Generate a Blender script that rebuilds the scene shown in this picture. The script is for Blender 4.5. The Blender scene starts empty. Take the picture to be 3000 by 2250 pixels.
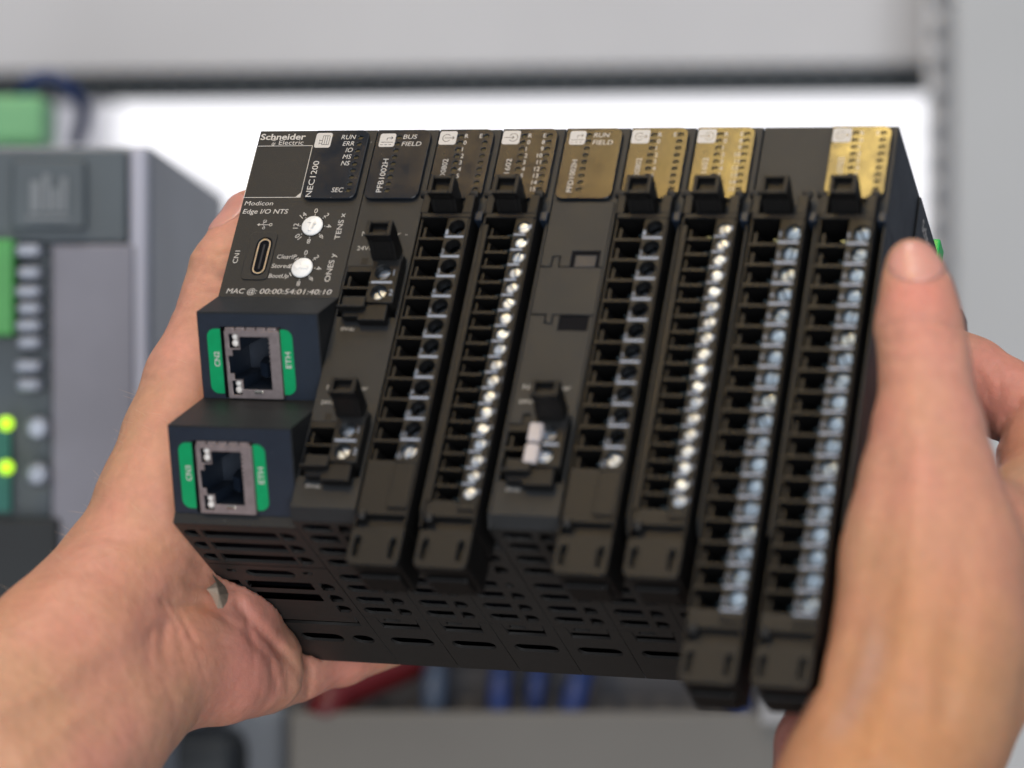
import bpy, math, random
import numpy as np
from mathutils import Matrix, Vector
random.seed(4)
rng = np.random.default_rng(4)
S = bpy.context.scene
COL = S.collection
MM = 0.001
D2R = math.radians

# ------------------------------------------------------------------ camera
CAM = Vector((0, 0, 1.35))
FPX = 8437.9                      # focal length for a 3000 px wide frame
cd = bpy.data.cameras.new('camera'); cam = bpy.data.objects.new('camera', cd); COL.objects.link(cam)
cd.sensor_width = 36; cd.lens = FPX / 3000 * 36
cam.location = CAM; cam.rotation_euler = (math.pi / 2, 0, 0)
cd.clip_start = 0.02; cd.clip_end = 50
cd.dof.use_dof = True; cd.dof.focus_distance = 0.658; cd.dof.aperture_fstop = 7.6; cd.dof.aperture_blades = 0
S.camera = cam

# ------------------------------------------------------------------ world and lamps
W = bpy.data.worlds.new('World'); S.world = W; W.use_nodes = True
wn = W.node_tree.nodes['Background']; wn.inputs['Color'].default_value = (0.66, 0.78, 1.0, 1); wn.inputs['Strength'].default_value = 0.27

def cam2w(c):                     # camera millimetres (x right, y down, z forward) to world metres
    return Vector((c[0], c[2], -c[1])) * MM + CAM
def at_px(u, v, d):               # a place in the room, d millimetres in front of the lens plane
    return cam2w(((u - 1500) / FPX * d, (v - 1125) / FPX * d, d))

def lamp(name, loc, target, size, power, color, size_y=None, spread=180):
    l = bpy.data.lights.new(name, 'AREA'); l.energy = power; l.color = color
    l.shape = 'RECTANGLE'; l.size = size; l.size_y = size_y or size; l.spread = D2R(spread)
    o = bpy.data.objects.new(name, l); COL.objects.link(o); o.location = loc
    o.rotation_euler = (Vector(target) - Vector(loc)).to_track_quat('-Z', 'Y').to_euler()
    return o

# device pose (fitted to the photograph)
ROT = Matrix(((0.94547372, -0.17528637, 0.27450707), (0.02106451, 0.87397067, 0.48552194), (-0.32501651, -0.45326588, 0.83000862)))
TR = Vector((-57.8508, -58.1927, 663.064))
def dev_cam(x, y, z): return ROT @ Vector((x, y, -z)) + TR
def dev_w(x, y, z): return cam2w(dev_cam(x, y, z))
o_ = dev_w(0, 0, 0)
_bx = (dev_w(1, 0, 0) - o_).normalized(); _by = (dev_w(0, -1, 0) - o_).normalized(); _bz = (dev_w(0, 0, 1) - o_).normalized()
DEV = Matrix.Translation(o_) @ Matrix((_bx, _by, _bz)).transposed().to_4x4()

DC = dev_w(75, 50, 0)
def mirror_spot(px, dist):        # where a lamp stands that the device's front face mirrors at (x, y)
    p = dev_w(*px); d = (p - CAM).normalized(); r = d - 2 * d.dot(_bz) * _bz
    return p + r * dist
lamp('ceiling_lamp', DC + Vector((-0.12, 0.02, 1.25)), DC, 0.45, 5.0, (1.0, 0.96, 0.91), 0.35)
lamp('room_lamp', Vector((0.2, -0.3, 2.9)), (0.1, 1.3, 1.3), 1.6, 8.0, (1.0, 0.98, 0.97), 1.2)  # overhead fill added to brighten the cabinet behind
lamp('window_light', Vector((0.08, -0.95, 1.10)), (0.0, 0.8, 1.35), 1.1, 23.0, (0.95, 0.975, 1.0), 1.2)  # broad fill added behind the camera to light the palm
lamp('side_lamp', DC + Vector((-1.0, -0.65, 0.45)), DC, 0.8, 1.6, (0.80, 0.90, 1.0), 0.9)  # bluish fill added at the side for the port faces
lamp('warm_lamp', mirror_spot((140, 6, 1), 0.95), dev_w(135, 10, 0), 0.15, 1.35, (1.0, 0.68, 0.16), 0.10)
lamp('warm_lamp', mirror_spot((112, 62, 2), 0.95), dev_w(112, 62, 0), 0.07, 1.0, (1.0, 0.55, 0.12), 0.07)  # second warm lamp, added to make the small screws glint gold

# view
S.view_settings.view_transform = 'Standard'; S.view_settings.look = 'None'
S.view_settings.exposure = 0.0; S.view_settings.gamma = 1.0
S.render.engine = 'CYCLES'; S.render.filter_size = 1.1; S.cycles.use_denoising = True; S.cycles.max_bounces = 8

# ------------------------------------------------------------------ materials
def mat(name, color, rough=0.5, metal=0.0, spec=0.5, var=0.0, vscale=300.0, bump=0.0, bscale=4000.0, coat=0.0, emit=None, estr=0.0, color2=None, wear=0.0, dust=0.0):
    m = bpy.data.materials.new(name); m.use_nodes = True
    nt = m.node_tree; N = nt.nodes; L = nt.links; b = N['Principled BSDF']
    b.inputs['Base Color'].default_value = (*color, 1); b.inputs['Roughness'].default_value = rough
    b.inputs['Metallic'].default_value = metal; b.inputs['Specular IOR Level'].default_value = spec
    b.inputs['Coat Weight'].default_value = coat; b.inputs['Coat Roughness'].default_value = 0.08
    tc = N.new('ShaderNodeTexCoord')
    if var > 0 or color2:
        n = N.new('ShaderNodeTexNoise'); n.inputs['Scale'].default_value = vscale; n.inputs['Detail'].default_value = 5
        L.new(tc.outputs['Object'], n.inputs['Vector'])
        mx = N.new('ShaderNodeMix'); mx.data_type = 'RGBA'
        c2 = color2 or tuple(min(1, c * (1 + var)) for c in color)
        c1 = color if color2 else tuple(c * (1 - var) for c in color)
        mx.inputs[6].default_value = (*c1, 1); mx.inputs[7].default_value = (*c2, 1)
        r = N.new('ShaderNodeMapRange'); r.inputs[1].default_value = 0.35; r.inputs[2].default_value = 0.65
        L.new(n.outputs['Fac'], r.inputs[0]); L.new(r.outputs[0], mx.inputs[0]); L.new(mx.outputs[2], b.inputs['Base Color'])
    if wear > 0:
        n3 = N.new('ShaderNodeTexNoise'); n3.inputs['Scale'].default_value = 90; n3.inputs['Detail'].default_value = 8; n3.inputs['Roughness'].default_value = 0.7
        L.new(tc.outputs['Object'], n3.inputs['Vector'])
        r3 = N.new('ShaderNodeMapRange'); r3.inputs[1].default_value = 0.3; r3.inputs[2].default_value = 0.75
        r3.inputs[3].default_value = rough; r3.inputs[4].default_value = min(1, rough + wear)
        L.new(n3.outputs['Fac'], r3.inputs[0]); L.new(r3.outputs[0], b.inputs['Roughness'])
    if bump > 0:
        n2 = N.new('ShaderNodeTexNoise'); n2.inputs['Scale'].default_value = bscale; n2.inputs['Detail'].default_value = 3
        L.new(tc.outputs['Object'], n2.inputs['Vector'])
        bp = N.new('ShaderNodeBump'); bp.inputs['Strength'].default_value = bump; bp.inputs['Distance'].default_value = 0.0002
        L.new(n2.outputs['Fac'], bp.inputs['Height']); L.new(bp.outputs[0], b.inputs['Normal'])
    if dust > 0:
        vd = N.new('ShaderNodeTexVoronoi'); vd.inputs['Scale'].default_value = 230; L.new(tc.outputs['Object'], vd.inputs['Vector'])
        nd = N.new('ShaderNodeTexNoise'); nd.inputs['Scale'].default_value = 60; L.new(tc.outputs['Object'], nd.inputs['Vector'])
        th = N.new('ShaderNodeMapRange'); th.inputs[1].default_value = 0.45; th.inputs[2].default_value = 0.75; th.inputs[3].default_value = 0.0; th.inputs[4].default_value = 0.075
        L.new(nd.outputs['Fac'], th.inputs[0])
        lt = N.new('ShaderNodeMath'); lt.operation = 'LESS_THAN'; L.new(vd.outputs['Distance'], lt.inputs[0]); L.new(th.outputs[0], lt.inputs[1])
        md = N.new('ShaderNodeMix'); md.data_type = 'RGBA'; md.inputs[7].default_value = (0.22, 0.21, 0.20, 1)
        sc = N.new('ShaderNodeMath'); sc.operation = 'MULTIPLY'; sc.inputs[1].default_value = dust; L.new(lt.outputs[0], sc.inputs[0]); L.new(sc.outputs[0], md.inputs[0])
        src = b.inputs['Base Color'].links[0].from_socket if b.inputs['Base Color'].links else None
        if src: L.new(src, md.inputs[6])
        else: md.inputs[6].default_value = (*color, 1)
        L.new(md.outputs[2], b.inputs['Base Color'])
    if emit:
        b.inputs['Emission Color'].default_value = (*emit, 1); b.inputs['Emission Strength'].default_value = estr
    return m

M = {}
M['housing'] = mat('charcoal_plastic', (0.0104, 0.0110, 0.0118), 0.43, spec=0.42, var=0.12, vscale=2500, bump=0.35, bscale=5200, wear=0.12, dust=0.5)
M['base'] = mat('base_plastic', (0.0200, 0.0192, 0.0184), 0.48, spec=0.45, var=0.12, vscale=2500, bump=0.35, bscale=5200, wear=0.12, dust=0.5)
M['housing_in'] = mat('inner_plastic', (0.010, 0.013, 0.020), 0.38, bump=0.1)
M['rj_face'] = mat('port_face_plastic', (0.009, 0.015, 0.027), 0.38, var=0.08, vscale=800, bump=0.2, bscale=5200, wear=0.1, dust=0.5)  # bluish reflection of the room mixed into the plastic colour
M['panel'] = mat('smoky_window_plastic', (0.006, 0.009, 0.014), 0.12, spec=0.6, var=0.1, vscale=200, wear=0.20, bump=0.05, bscale=900, dust=0.5)
M['led'] = mat('unlit_indicator', (0.030, 0.026, 0.012), 0.35, coat=0.3)
M['block'] = mat('black_connector_plastic', (0.0032, 0.003, 0.0030), 0.42, spec=0.36, var=0.2, vscale=900, bump=0.15, bscale=5000, wear=0.12)
M['block_face'] = mat('connector_face_plastic', (0.0058, 0.0054, 0.0050), 0.46, spec=0.33, var=0.1, vscale=900, bump=0.2, bscale=5000)
M['dark'] = mat('deep_black', (0.0025, 0.003, 0.005), 0.6, spec=0.08)
M['print'] = mat('light_print', (0.50, 0.475, 0.45), 0.55, var=0.06, vscale=3000)
M['print_w'] = mat('white_print', (0.27, 0.31, 0.39), 0.5, var=0.08, vscale=2500)
M['green'] = mat('green_label', (0.0, 0.27, 0.095), 0.35, var=0.04, vscale=600)
M['jack'] = mat('nickel_shell', (0.27, 0.225, 0.225), 0.40, metal=0.6, var=0.1, vscale=700, wear=0.15)
M['contact'] = mat('spring_steel', (0.62, 0.58, 0.50), 0.25, metal=1.0)
M['screw'] = mat('zinc_screw', (0.60, 0.67, 0.76), 0.34, metal=1.0, var=0.1, vscale=1500, wear=0.2)
M['screw_blue'] = mat('blue_zinc_screw', (0.50, 0.59, 0.67), 0.30, metal=1.0, var=0.12, vscale=1500, wear=0.2)  # bluish reflection mixed into the metal colour
M['clamp'] = mat('clamp_metal', (0.34, 0.46, 0.50), 0.35, metal=1.0, var=0.2, vscale=1500)
M['lens'] = mat('clear_light_pipe', (0.70, 0.66, 0.62), 0.12, coat=0.6)
M['dial'] = mat('white_dial_plastic', (0.78, 0.77, 0.75), 0.38, var=0.04, vscale=900)
M['tab'] = mat('white_push_tab', (0.44, 0.40, 0.40), 0.4, var=0.03)
M['usb'] = mat('usb_shell', (0.72, 0.66, 0.56), 0.28, metal=1.0)
M['sidelabel'] = mat('grey_print', (0.40, 0.38, 0.35), 0.6)
M['latchgreen'] = mat('bright_green_plastic', (0.0, 0.42, 0.06), 0.35)
M['paper'] = mat('torn_paper', (0.36, 0.29, 0.22), 0.8, var=0.12, vscale=700, bump=0.3, bscale=1200)

def skin_mat():
    m = bpy.data.materials.new('skin'); m.use_nodes = True; nt = m.node_tree; N = nt.nodes; L = nt.links; b = N['Principled BSDF']
    tc = N.new('ShaderNodeTexCoord')
    n1 = N.new('ShaderNodeTexNoise'); n1.inputs['Scale'].default_value = 38; n1.inputs['Detail'].default_value = 4
    n2 = N.new('ShaderNodeTexNoise'); n2.inputs['Scale'].default_value = 420; n2.inputs['Detail'].default_value = 4
    at = N.new('ShaderNodeAttribute'); at.attribute_name = 'flush'
    for n in (n1, n2): L.new(tc.outputs['Object'], n.inputs['Vector'])
    m1 = N.new('ShaderNodeMix'); m1.data_type = 'RGBA'; m1.inputs[6].default_value = (0.545, 0.292, 0.182, 1); m1.inputs[7].default_value = (0.585, 0.272, 0.20, 1)
    r1 = N.new('ShaderNodeMapRange'); r1.inputs[1].default_value = 0.38; r1.inputs[2].default_value = 0.62
    L.new(n1.outputs['Fac'], r1.inputs[0]); L.new(r1.outputs[0], m1.inputs[0])
    m2 = N.new('ShaderNodeMix'); m2.data_type = 'RGBA'; m2.inputs[7].default_value = (0.62, 0.22, 0.175, 1)
    L.new(m1.outputs[2], m2.inputs[6]); L.new(at.outputs['Fac'], m2.inputs[0])
    m3 = N.new('ShaderNodeMix'); m3.data_type = 'RGBA'; m3.blend_type = 'MULTIPLY'; m3.inputs[0].default_value = 1
    r2 = N.new('ShaderNodeMapRange'); r2.inputs[1].default_value = 0.3; r2.inputs[2].default_value = 0.7; r2.inputs[3].default_value = 0.93; r2.inputs[4].default_value = 1.05
    L.new(n2.outputs['Fac'], r2.inputs[0])
    av = N.new('ShaderNodeAttribute'); av.attribute_name = 'vein'
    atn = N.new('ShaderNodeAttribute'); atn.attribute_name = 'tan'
    m5 = N.new('ShaderNodeMix'); m5.data_type = 'RGBA'; m5.inputs[7].default_value = (0.50, 0.235, 0.095, 1)  # orange skin tone, also used to paint shade along the forearm edge
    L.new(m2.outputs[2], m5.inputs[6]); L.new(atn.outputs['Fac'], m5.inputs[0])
    m4 = N.new('ShaderNodeMix'); m4.data_type = 'RGBA'; m4.inputs[7].default_value = (0.36, 0.27, 0.29, 1)
    L.new(m5.outputs[2], m4.inputs[6]); L.new(av.outputs['Fac'], m4.inputs[0])
    L.new(m4.outputs[2], m3.inputs[6]); L.new(r2.outputs[0], m3.inputs[7]); L.new(m3.outputs[2], b.inputs['Base Color'])
    b.inputs['Roughness'].default_value = 0.52; b.inputs['Specular IOR Level'].default_value = 0.38
    b.subsurface_method = 'RANDOM_WALK'
    b.inputs['Subsurface Weight'].default_value = 0.55; b.inputs['Subsurface Scale'].default_value = 0.0022
    b.inputs['Subsurface Radius'].default_value = (1.0, 0.36, 0.2)
    # relief: fine diamond creases plus pores
    mp = N.new('ShaderNodeMapping'); mp.inputs['Scale'].default_value = (1.0, 1.0, 1.8)
    L.new(tc.outputs['Object'], mp.inputs['Vector'])
    nw = N.new('ShaderNodeTexNoise'); nw.inputs['Scale'].default_value = 160; L.new(tc.outputs['Object'], nw.inputs['Vector'])
    add = N.new('ShaderNodeMix'); add.data_type = 'RGBA'; add.blend_type = 'LINEAR_LIGHT'; add.inputs[0].default_value = 0.004
    L.new(mp.outputs[0], add.inputs[6]); L.new(nw.outputs['Color'], add.inputs[7])
    vo = N.new('ShaderNodeTexVoronoi'); vo.feature = 'DISTANCE_TO_EDGE'; vo.inputs['Scale'].default_value = 1150; L.new(add.outputs[2], vo.inputs['Vector'])
    rv = N.new('ShaderNodeMapRange'); rv.inputs[2].default_value = 0.12; L.new(vo.outputs['Distance'], rv.inputs[0])
    nf = N.new('ShaderNodeTexNoise'); nf.inputs['Scale'].default_value = 130; nf.inputs['Detail'].default_value = 6; L.new(tc.outputs['Object'], nf.inputs['Vector'])
    b1 = N.new('ShaderNodeBump'); b1.inputs['Strength'].default_value = 0.22; b1.inputs['Distance'].default_value = 0.00014; L.new(rv.outputs[0], b1.inputs['Height'])
    b2 = N.new('ShaderNodeBump'); b2.inputs['Strength'].default_value = 0.6; b2.inputs['Distance'].default_value = 0.0013; L.new(nf.outputs['Fac'], b2.inputs['Height'])
    L.new(b1.outputs[0], b2.inputs['Normal']); L.new(b2.outputs[0], b.inputs['Normal'])
    return m
M['skin'] = skin_mat()
M['hair'] = mat('body_hair', (0.70, 0.52, 0.36), 0.4)
M['nail'] = mat('fingernail', (0.60, 0.29, 0.23), 0.33, var=0.05, vscale=150)
M['nail'].node_tree.nodes['Principled BSDF'].inputs['Subsurface Weight'].default_value = 0.4
M['nail'].node_tree.nodes['Principled BSDF'].inputs['Subsurface Scale'].default_value = 0.003

# ------------------------------------------------------------------ mesh helpers
class MB:                         # collects simple solids; coordinates in millimetres, y pointing DOWN the device front
    def __init__(s): s.v = []; s.f = []; s.sm = []
    def add(s, vs, fs, smooth=False):
        k = len(s.v); s.v += [tuple(p) for p in vs]; s.f += [tuple(k + i for i in f) for f in fs]; s.sm += [smooth] * len(fs); return s
    def box(s, x0, x1, y0, y1, z0, z1):
        x0, x1 = sorted((x0, x1)); y0, y1 = sorted((y0, y1)); z0, z1 = sorted((z0, z1))
        vs = [(x, y, z) for z in (z0, z1) for y in (y0, y1) for x in (x0, x1)]
        return s.add(vs, [(0, 1, 3, 2), (4, 6, 7, 5), (0, 4, 5, 1), (2, 3, 7, 6), (0, 2, 6, 4), (1, 5, 7, 3)])
    def prism_x(s, prof, x0, x1):   # prof: list of (y, z)
        n = len(prof); vs = [(x0, y, z) for y, z in prof] + [(x1, y, z) for y, z in prof]
        fs = [tuple(range(n)), tuple(range(2 * n - 1, n - 1, -1))] + [(i, i + n, (i + 1) % n + n, (i + 1) % n) for i in range(n)]
        return s.add(vs, fs)
    def prism_y(s, prof, y0, y1):   # prof: list of (x, z)
        n = len(prof); vs = [(x, y0, z) for x, z in prof] + [(x, y1, z) for x, z in prof]
        fs = [tuple(range(n)), tuple(range(2 * n - 1, n - 1, -1))] + [(i, i + n, (i + 1) % n + n, (i + 1) % n) for i in range(n)]
        return s.add(vs, fs)
    def tube(s, pts, r, n=8, cap=True):
        pts = [Vector(p) for p in pts]; rs = r if isinstance(r, (list, tuple)) else [r] * len(pts); vs = []
        up = Vector((0.1, 0.97, 0.13)).normalized()
        for i, p in enumerate(pts):
            t = (pts[min(i + 1, len(pts) - 1)] - pts[max(i - 1, 0)]).normalized()
            a = t.cross(up).normalized(); b = t.cross(a)
            vs += [p + (a * math.cos(2 * math.pi * k / n) + b * math.sin(2 * math.pi * k / n)) * rs[i] for k in range(n)]
        fs = [(i * n + k, i * n + (k + 1) % n, (i + 1) * n + (k + 1) % n, (i + 1) * n + k) for i in range(len(pts) - 1) for k in range(n)]
        s.add(vs, fs, True)
        if cap:
            k0 = len(s.v) - len(vs); s.f += [tuple(k0 + k for k in range(n - 1, -1, -1)), tuple(k0 + (len(pts) - 1) * n + k for k in range(n))]; s.sm += [False, False]
        return s
    def lathe_z(s, prof, cx, cy, n=20, smooth=True):   # prof: list of (r, z) about an axis along z
        vs = [(cx + r * math.cos(2 * math.pi * k / n), cy + r * math.sin(2 * math.pi * k / n), z) for r, z in prof for k in range(n)]
        m = len(prof)
        fs = [(i * n + k, i * n + (k + 1) % n, (i + 1) * n + (k + 1) % n, (i + 1) * n + k) for i in range(m - 1) for k in range(n)]
        s.add(vs, fs, smooth); k0 = len(s.v) - len(vs)
        s.f += [tuple(k0 + k for k in range(n)), tuple(k0 + (m - 1) * n + k for k in range(n))]; s.sm += [False, False]
        return s
    def mesh(s, name, flip=True, scale=MM):
        me = bpy.data.meshes.new(name)
        vs = [(x * scale, (-y if flip else y) * scale, z * scale) for x, y, z in s.v]
        me.from_pydata(vs, [], s.f); me.update()
        import bmesh
        bm = bmesh.new(); bm.from_mesh(me); bmesh.ops.recalc_face_normals(bm, faces=bm.faces); bm.to_mesh(me); bm.free()
        for p, sm in zip(me.polygons, s.sm): p.use_smooth = sm
        return me

def link(name, me, m=None, parent=None, loc=None, label=None):
    o = bpy.data.objects.new(name, me); COL.objects.link(o)
    if m is not None and hasattr(me, 'materials') and len(me.materials) == 0: me.materials.append(m)
    if parent is not None: o.parent = parent
    if loc is not None: o.location = (loc[0] * MM, -loc[1] * MM, loc[2] * MM)
    if label: o['label'] = label
    return o
def part(name, mb, m, parent, bevel=0.0, loc=None, seg=2, label=None):
    o = link(name, mb.mesh(name) if isinstance(mb, MB) else mb, m, parent, loc, label)
    if bevel > 0:
        b = o.modifiers.new('bevel', 'BEVEL'); b.width = bevel * MM; b.segments = seg; b.limit_method = 'ANGLE'; b.angle_limit = D2R(35); b.harden_normals = False
    return o
def thing(name, label, cat, group=None, mw=None):
    o = bpy.data.objects.new(name, None); COL.objects.link(o); o.empty_display_size = 0.01
    o['label'] = label; o['category'] = cat
    if group: o['group'] = group
    if mw is not None: o.matrix_world = mw
    return o

def curve_mesh(name, loops, z0, z1, rot=None, bevel=0.0):
    """Flat sheet with holes. loops: lists of (x, y) mm (y down), first the outline; extruded z0..z1."""
    cu = bpy.data.curves.new(name, 'CURVE'); cu.dimensions = '2D'; cu.fill_mode = 'BOTH'
    t = abs(z1 - z0) / 2; cu.extrude = max(0.0, (t - bevel)) * MM
    if bevel > 0: cu.bevel_depth = bevel * MM; cu.bevel_resolution = 1; cu.offset = -bevel * MM
    for lp in loops:
        sp = cu.splines.new('POLY'); sp.points.add(len(lp) - 1); sp.use_cyclic_u = True
        for p, q in zip(sp.points, lp): p.co = (q[0] * MM, -q[1] * MM, 0, 1)
    ob = bpy.data.objects.new(name, cu)
    me = bpy.data.meshes.new_from_object(ob)
    bpy.data.objects.remove(ob); bpy.data.curves.remove(cu)
    me.transform(Matrix.Translation((0, 0, (z0 + z1) / 2 * MM)))
    if rot is not None: me.transform(rot)
    me.name = name
    return me
def rrect(x0, x1, y0, y1, r, n=5, which=(1, 1, 1, 1)):   # corners: TL, TR, BR, BL (y down)
    pts = []
    for (cx, cy, a0), w in zip(((x0 + r, y0 + r, 180), (x1 - r, y0 + r, 270), (x1 - r, y1 - r, 0), (x0 + r, y1 - r, 90)), which):
        if w:
            for k in range(n + 1):
                a = D2R(a0 + 90 * k / n); pts.append((cx + r * math.cos(a), cy + r * math.sin(a)))
        else:
            pts.append((x0 if a0 in (180, 90) else x1, y0 if a0 in (180, 270) else y1))
    return pts
def circ(cx, cy, r, n=20): return [(cx + r * math.cos(2 * math.pi * k / n), cy + r * math.sin(2 * math.pi * k / n)) for k in range(n)]
def pill(x0, x1, z, h, round_l=True, round_r=True): return rrect(x0, x1, z - h / 2, z + h / 2, h / 2 * 0.98, 5, (round_l, round_r, round_r, round_l))

# ---- lettering: flat print fitted to a measured box
_glyph = {}
def glyph_mesh(body, bold, shear):
    key = (body, bold, shear)
    if key not in _glyph:
        fc = bpy.data.curves.new('lettering', 'FONT'); fc.body = body; fc.size = 1; fc.shear = shear; fc.offset = bold; fc.resolution_u = 3; fc.fill_mode = 'FRONT'
        ob = bpy.data.objects.new('t', fc); me = bpy.data.meshes.new_from_object(ob)
        a = np.array([v.co[:] for v in me.vertices]); F = [tuple(p.vertices) for p in me.polygons]
        bpy.data.objects.remove(ob); bpy.data.curves.remove(fc); bpy.data.meshes.remove(me)
        _glyph[key] = (a, F)
    return _glyph[key]
class Print:                      # several words collected into one flat print
    def __init__(s): s.v = []; s.f = []
    def raw(s, a, F):
        k = len(s.v); s.v += [tuple(p) for p in a]; s.f += [tuple(k + i for i in f) for f in F]
    def text(s, body, x, y, w=None, h=None, ang=0.0, bold=0.0, shear=0.0, anchor='l', cap=None):
        """x, y: left end of baseline (mm, y down) or centre; w, h: box to fill."""
        a, F = glyph_mesh(body, bold, shear); a = a.copy()
        lo, hi = a.min(0), a.max(0); a[:, 0] -= lo[0]; W0 = hi[0] - lo[0]
        H0 = 0.729 if cap is None else cap
        sy = h / H0 if h else w / W0
        sx = w / W0 if w else sy
        a[:, 0] *= sx; a[:, 1] *= sy
        if anchor == 'c': a[:, 0] -= W0 * sx / 2; a[:, 1] -= (h or H0 * sy) / 2
        if anchor == 'r': a[:, 0] -= W0 * sx
        c, sn = math.cos(D2R(ang)), math.sin(D2R(ang))
        X = a[:, 0] * c - a[:, 1] * sn; Y = a[:, 0] * sn + a[:, 1] * c
        s.raw(np.c_[x + X, y - Y, np.zeros(len(X))], F); return s
    def bar(s, x0, x1, y0, y1): s.raw([(x0, y0, 0), (x1, y0, 0), (x1, y1, 0), (x0, y1, 0)], [(0, 3, 2, 1)]); return s
    def line(s, p, q, t):
        p, q = np.array(p, float), np.array(q, float); d = (q - p) / (np.linalg.norm(q - p) + 1e-9); n = np.array([-d[1], d[0]]) * t / 2
        s.raw([(*(p + n), 0), (*(q + n), 0), (*(q - n), 0), (*(p - n), 0)], [(0, 1, 2, 3)]); return s
    def ring(s, cx, cy, r, t, a0=0, a1=360, n=24):
        P = [D2R(a0 + (a1 - a0) * k / n) for k in range(n + 1)]
        a = [(cx + (r - t / 2) * math.cos(q), cy - (r - t / 2) * math.sin(q), 0) for q in P] + [(cx + (r + t / 2) * math.cos(q), cy - (r + t / 2) * math.sin(q), 0) for q in P]
        s.raw(a, [(k, k + 1, n + 2 + k, n + 1 + k) for k in range(n)]); return s
    def poly(s, pts): s.raw([(x, y, 0) for x, y in pts], [tuple(range(len(pts)))]); return s
    def done(s, name, z, m, parent, mtx=None, label=None, kind=None):
        me = bpy.data.meshes.new(name); me.from_pydata([(x * MM, -y * MM, z * MM) for x, y, _ in s.v], [], s.f); me.update()
        if mtx is not None: me.transform(mtx)
        o = link(name, me, m, parent, label=label)
        if kind: o['kind'] = kind
        return o

# ================================================================== THE ROOM BEHIND
def bgbox(name, u0, u1, v0, v1, d, depth, m, label=None, cat=None, kind=None, roll=0.0, bevel=0.0, parent=None):
    a = at_px(u0, v0, d); b = at_px(u1, v1, d)
    x0, x1 = a.x, b.x; z1, z0 = a.z, b.z; y0 = a.y
    mb = MB(); c = Vector(((x0 + x1) / 2, y0, (z0 + z1) / 2))
    mb.box((x0 - c.x), (x1 - c.x), 0, depth * MM, (z0 - c.z), (z1 - c.z))
    me = mb.mesh(name, flip=False, scale=1)
    o = bpy.data.objects.new(name, me); COL.objects.link(o); me.materials.append(m); o.location = c; o.rotation_euler = (0, D2R(roll), 0)
    if bevel: bb = o.modifiers.new('bevel', 'BEVEL'); bb.width = bevel * MM; bb.segments = 3
    if label: o['label'] = label
    if cat: o['category'] = cat
    if kind: o['kind'] = kind
    if parent is not None:
        o.parent = parent; o.matrix_parent_inverse = parent.matrix_world.inverted()
    return o
def bgempty(name, u, v, d, label, cat, group=None):
    return thing(name, label, cat, group, Matrix.Translation(at_px(u, v, d)))

B = {}
B['white'] = mat('white_wall_paint', (0.86, 0.85, 0.88), 0.8, var=0.04, vscale=3, bump=0.1, bscale=400)
B['grey'] = mat('light_grey_enamel', (0.60, 0.60, 0.62), 0.45, var=0.05, vscale=6, bump=0.05, bscale=900)
B['upright'] = mat('upright_enamel', (0.47, 0.48, 0.49), 0.5, var=0.05, vscale=5, bump=0.05, bscale=900)
B['plate'] = mat('mounting_plate_enamel', (0.080, 0.082, 0.094), 0.6, var=0.15, vscale=12)
B['duct'] = mat('duct_plastic', (0.135, 0.127, 0.115), 0.6, var=0.06, vscale=14)
B['fing'] = mat('duct_finger_plastic', (0.105, 0.10, 0.098), 0.6)
B['sheet'] = mat('dull_sheet', (0.30, 0.30, 0.31), 0.7)
B['slate'] = mat('slate_plastic', (0.060, 0.078, 0.092), 0.45, var=0.1, vscale=30)
B['lav'] = mat('lavender_grey_plastic', (0.215, 0.215, 0.262), 0.5, var=0.08, vscale=30)
B['sidegrey'] = mat('side_plate_grey', (0.25, 0.27, 0.30), 0.5, var=0.08, vscale=15)
B['bright'] = mat('bright_trim', (0.42, 0.43, 0.52), 0.4)
B['green'] = mat('green_terminal_plastic', (0.05, 0.30, 0.06), 0.4, var=0.1, vscale=60)
B['palegreen'] = mat('pale_green_plastic', (0.20, 0.50, 0.24), 0.45, var=0.05, vscale=40)
B['pin'] = mat('pale_terminal', (0.32, 0.35, 0.42), 0.35, metal=0.3, var=0.2, vscale=120)
B['blue'] = mat('blue_cable', (0.003, 0.020, 0.11), 0.45, var=0.15, vscale=40)
B['mutedblue'] = mat('dusty_blue_cable', (0.035, 0.055, 0.095), 0.5, var=0.1, vscale=40)
B['red'] = mat('red_cable', (0.10, 0.004, 0.006), 0.45, var=0.15, vscale=40)
B['black'] = mat('black_rubber', (0.010, 0.013, 0.016), 0.6, var=0.2, vscale=30)
B['light'] = mat('lit_green_indicator', (0.3, 0.5, 0.02), 0.3, emit=(0.52, 0.95, 0.02), estr=1.35)
B['teal'] = mat('teal_board', (0.0, 0.13, 0.10), 0.5)
B['win'] = mat('overexposed_daylight', (0.9, 0.9, 0.9), 0.5, emit=(0.985, 0.97, 1.0), estr=1.0)

fl = MB().box(-4, 4, -3, 5, -0.05, 0)
fo = link('floor', fl.mesh('floor', flip=False, scale=1), mat('floor_boards', (0.20, 0.145, 0.105), 0.5, var=0.2, vscale=3)); fo['kind'] = 'structure'  # unseen floor, added for warm bounce onto the device's underside
# back wall, and a daylit window in it
w = bgbox('back_wall', -2500, 5500, -2500, 4800, 3000, 40, B['white'], kind='structure')
wt = bgempty('window', 1500, 800, 2900, 'bright daylit window filling the gap under the grey cabinet rail', 'window')
bgbox('pane', 330, 2745, 120, 1500, 2900, 6, B['win'], parent=wt)
for a in ((300, 330, 80, 1540), (2745, 2775, 80, 1540), (330, 2745, 80, 118), (330, 2745, 1502, 1540)):
    bgbox('window_frame', *a, 2890, 40, B['grey'], parent=wt)

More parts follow.
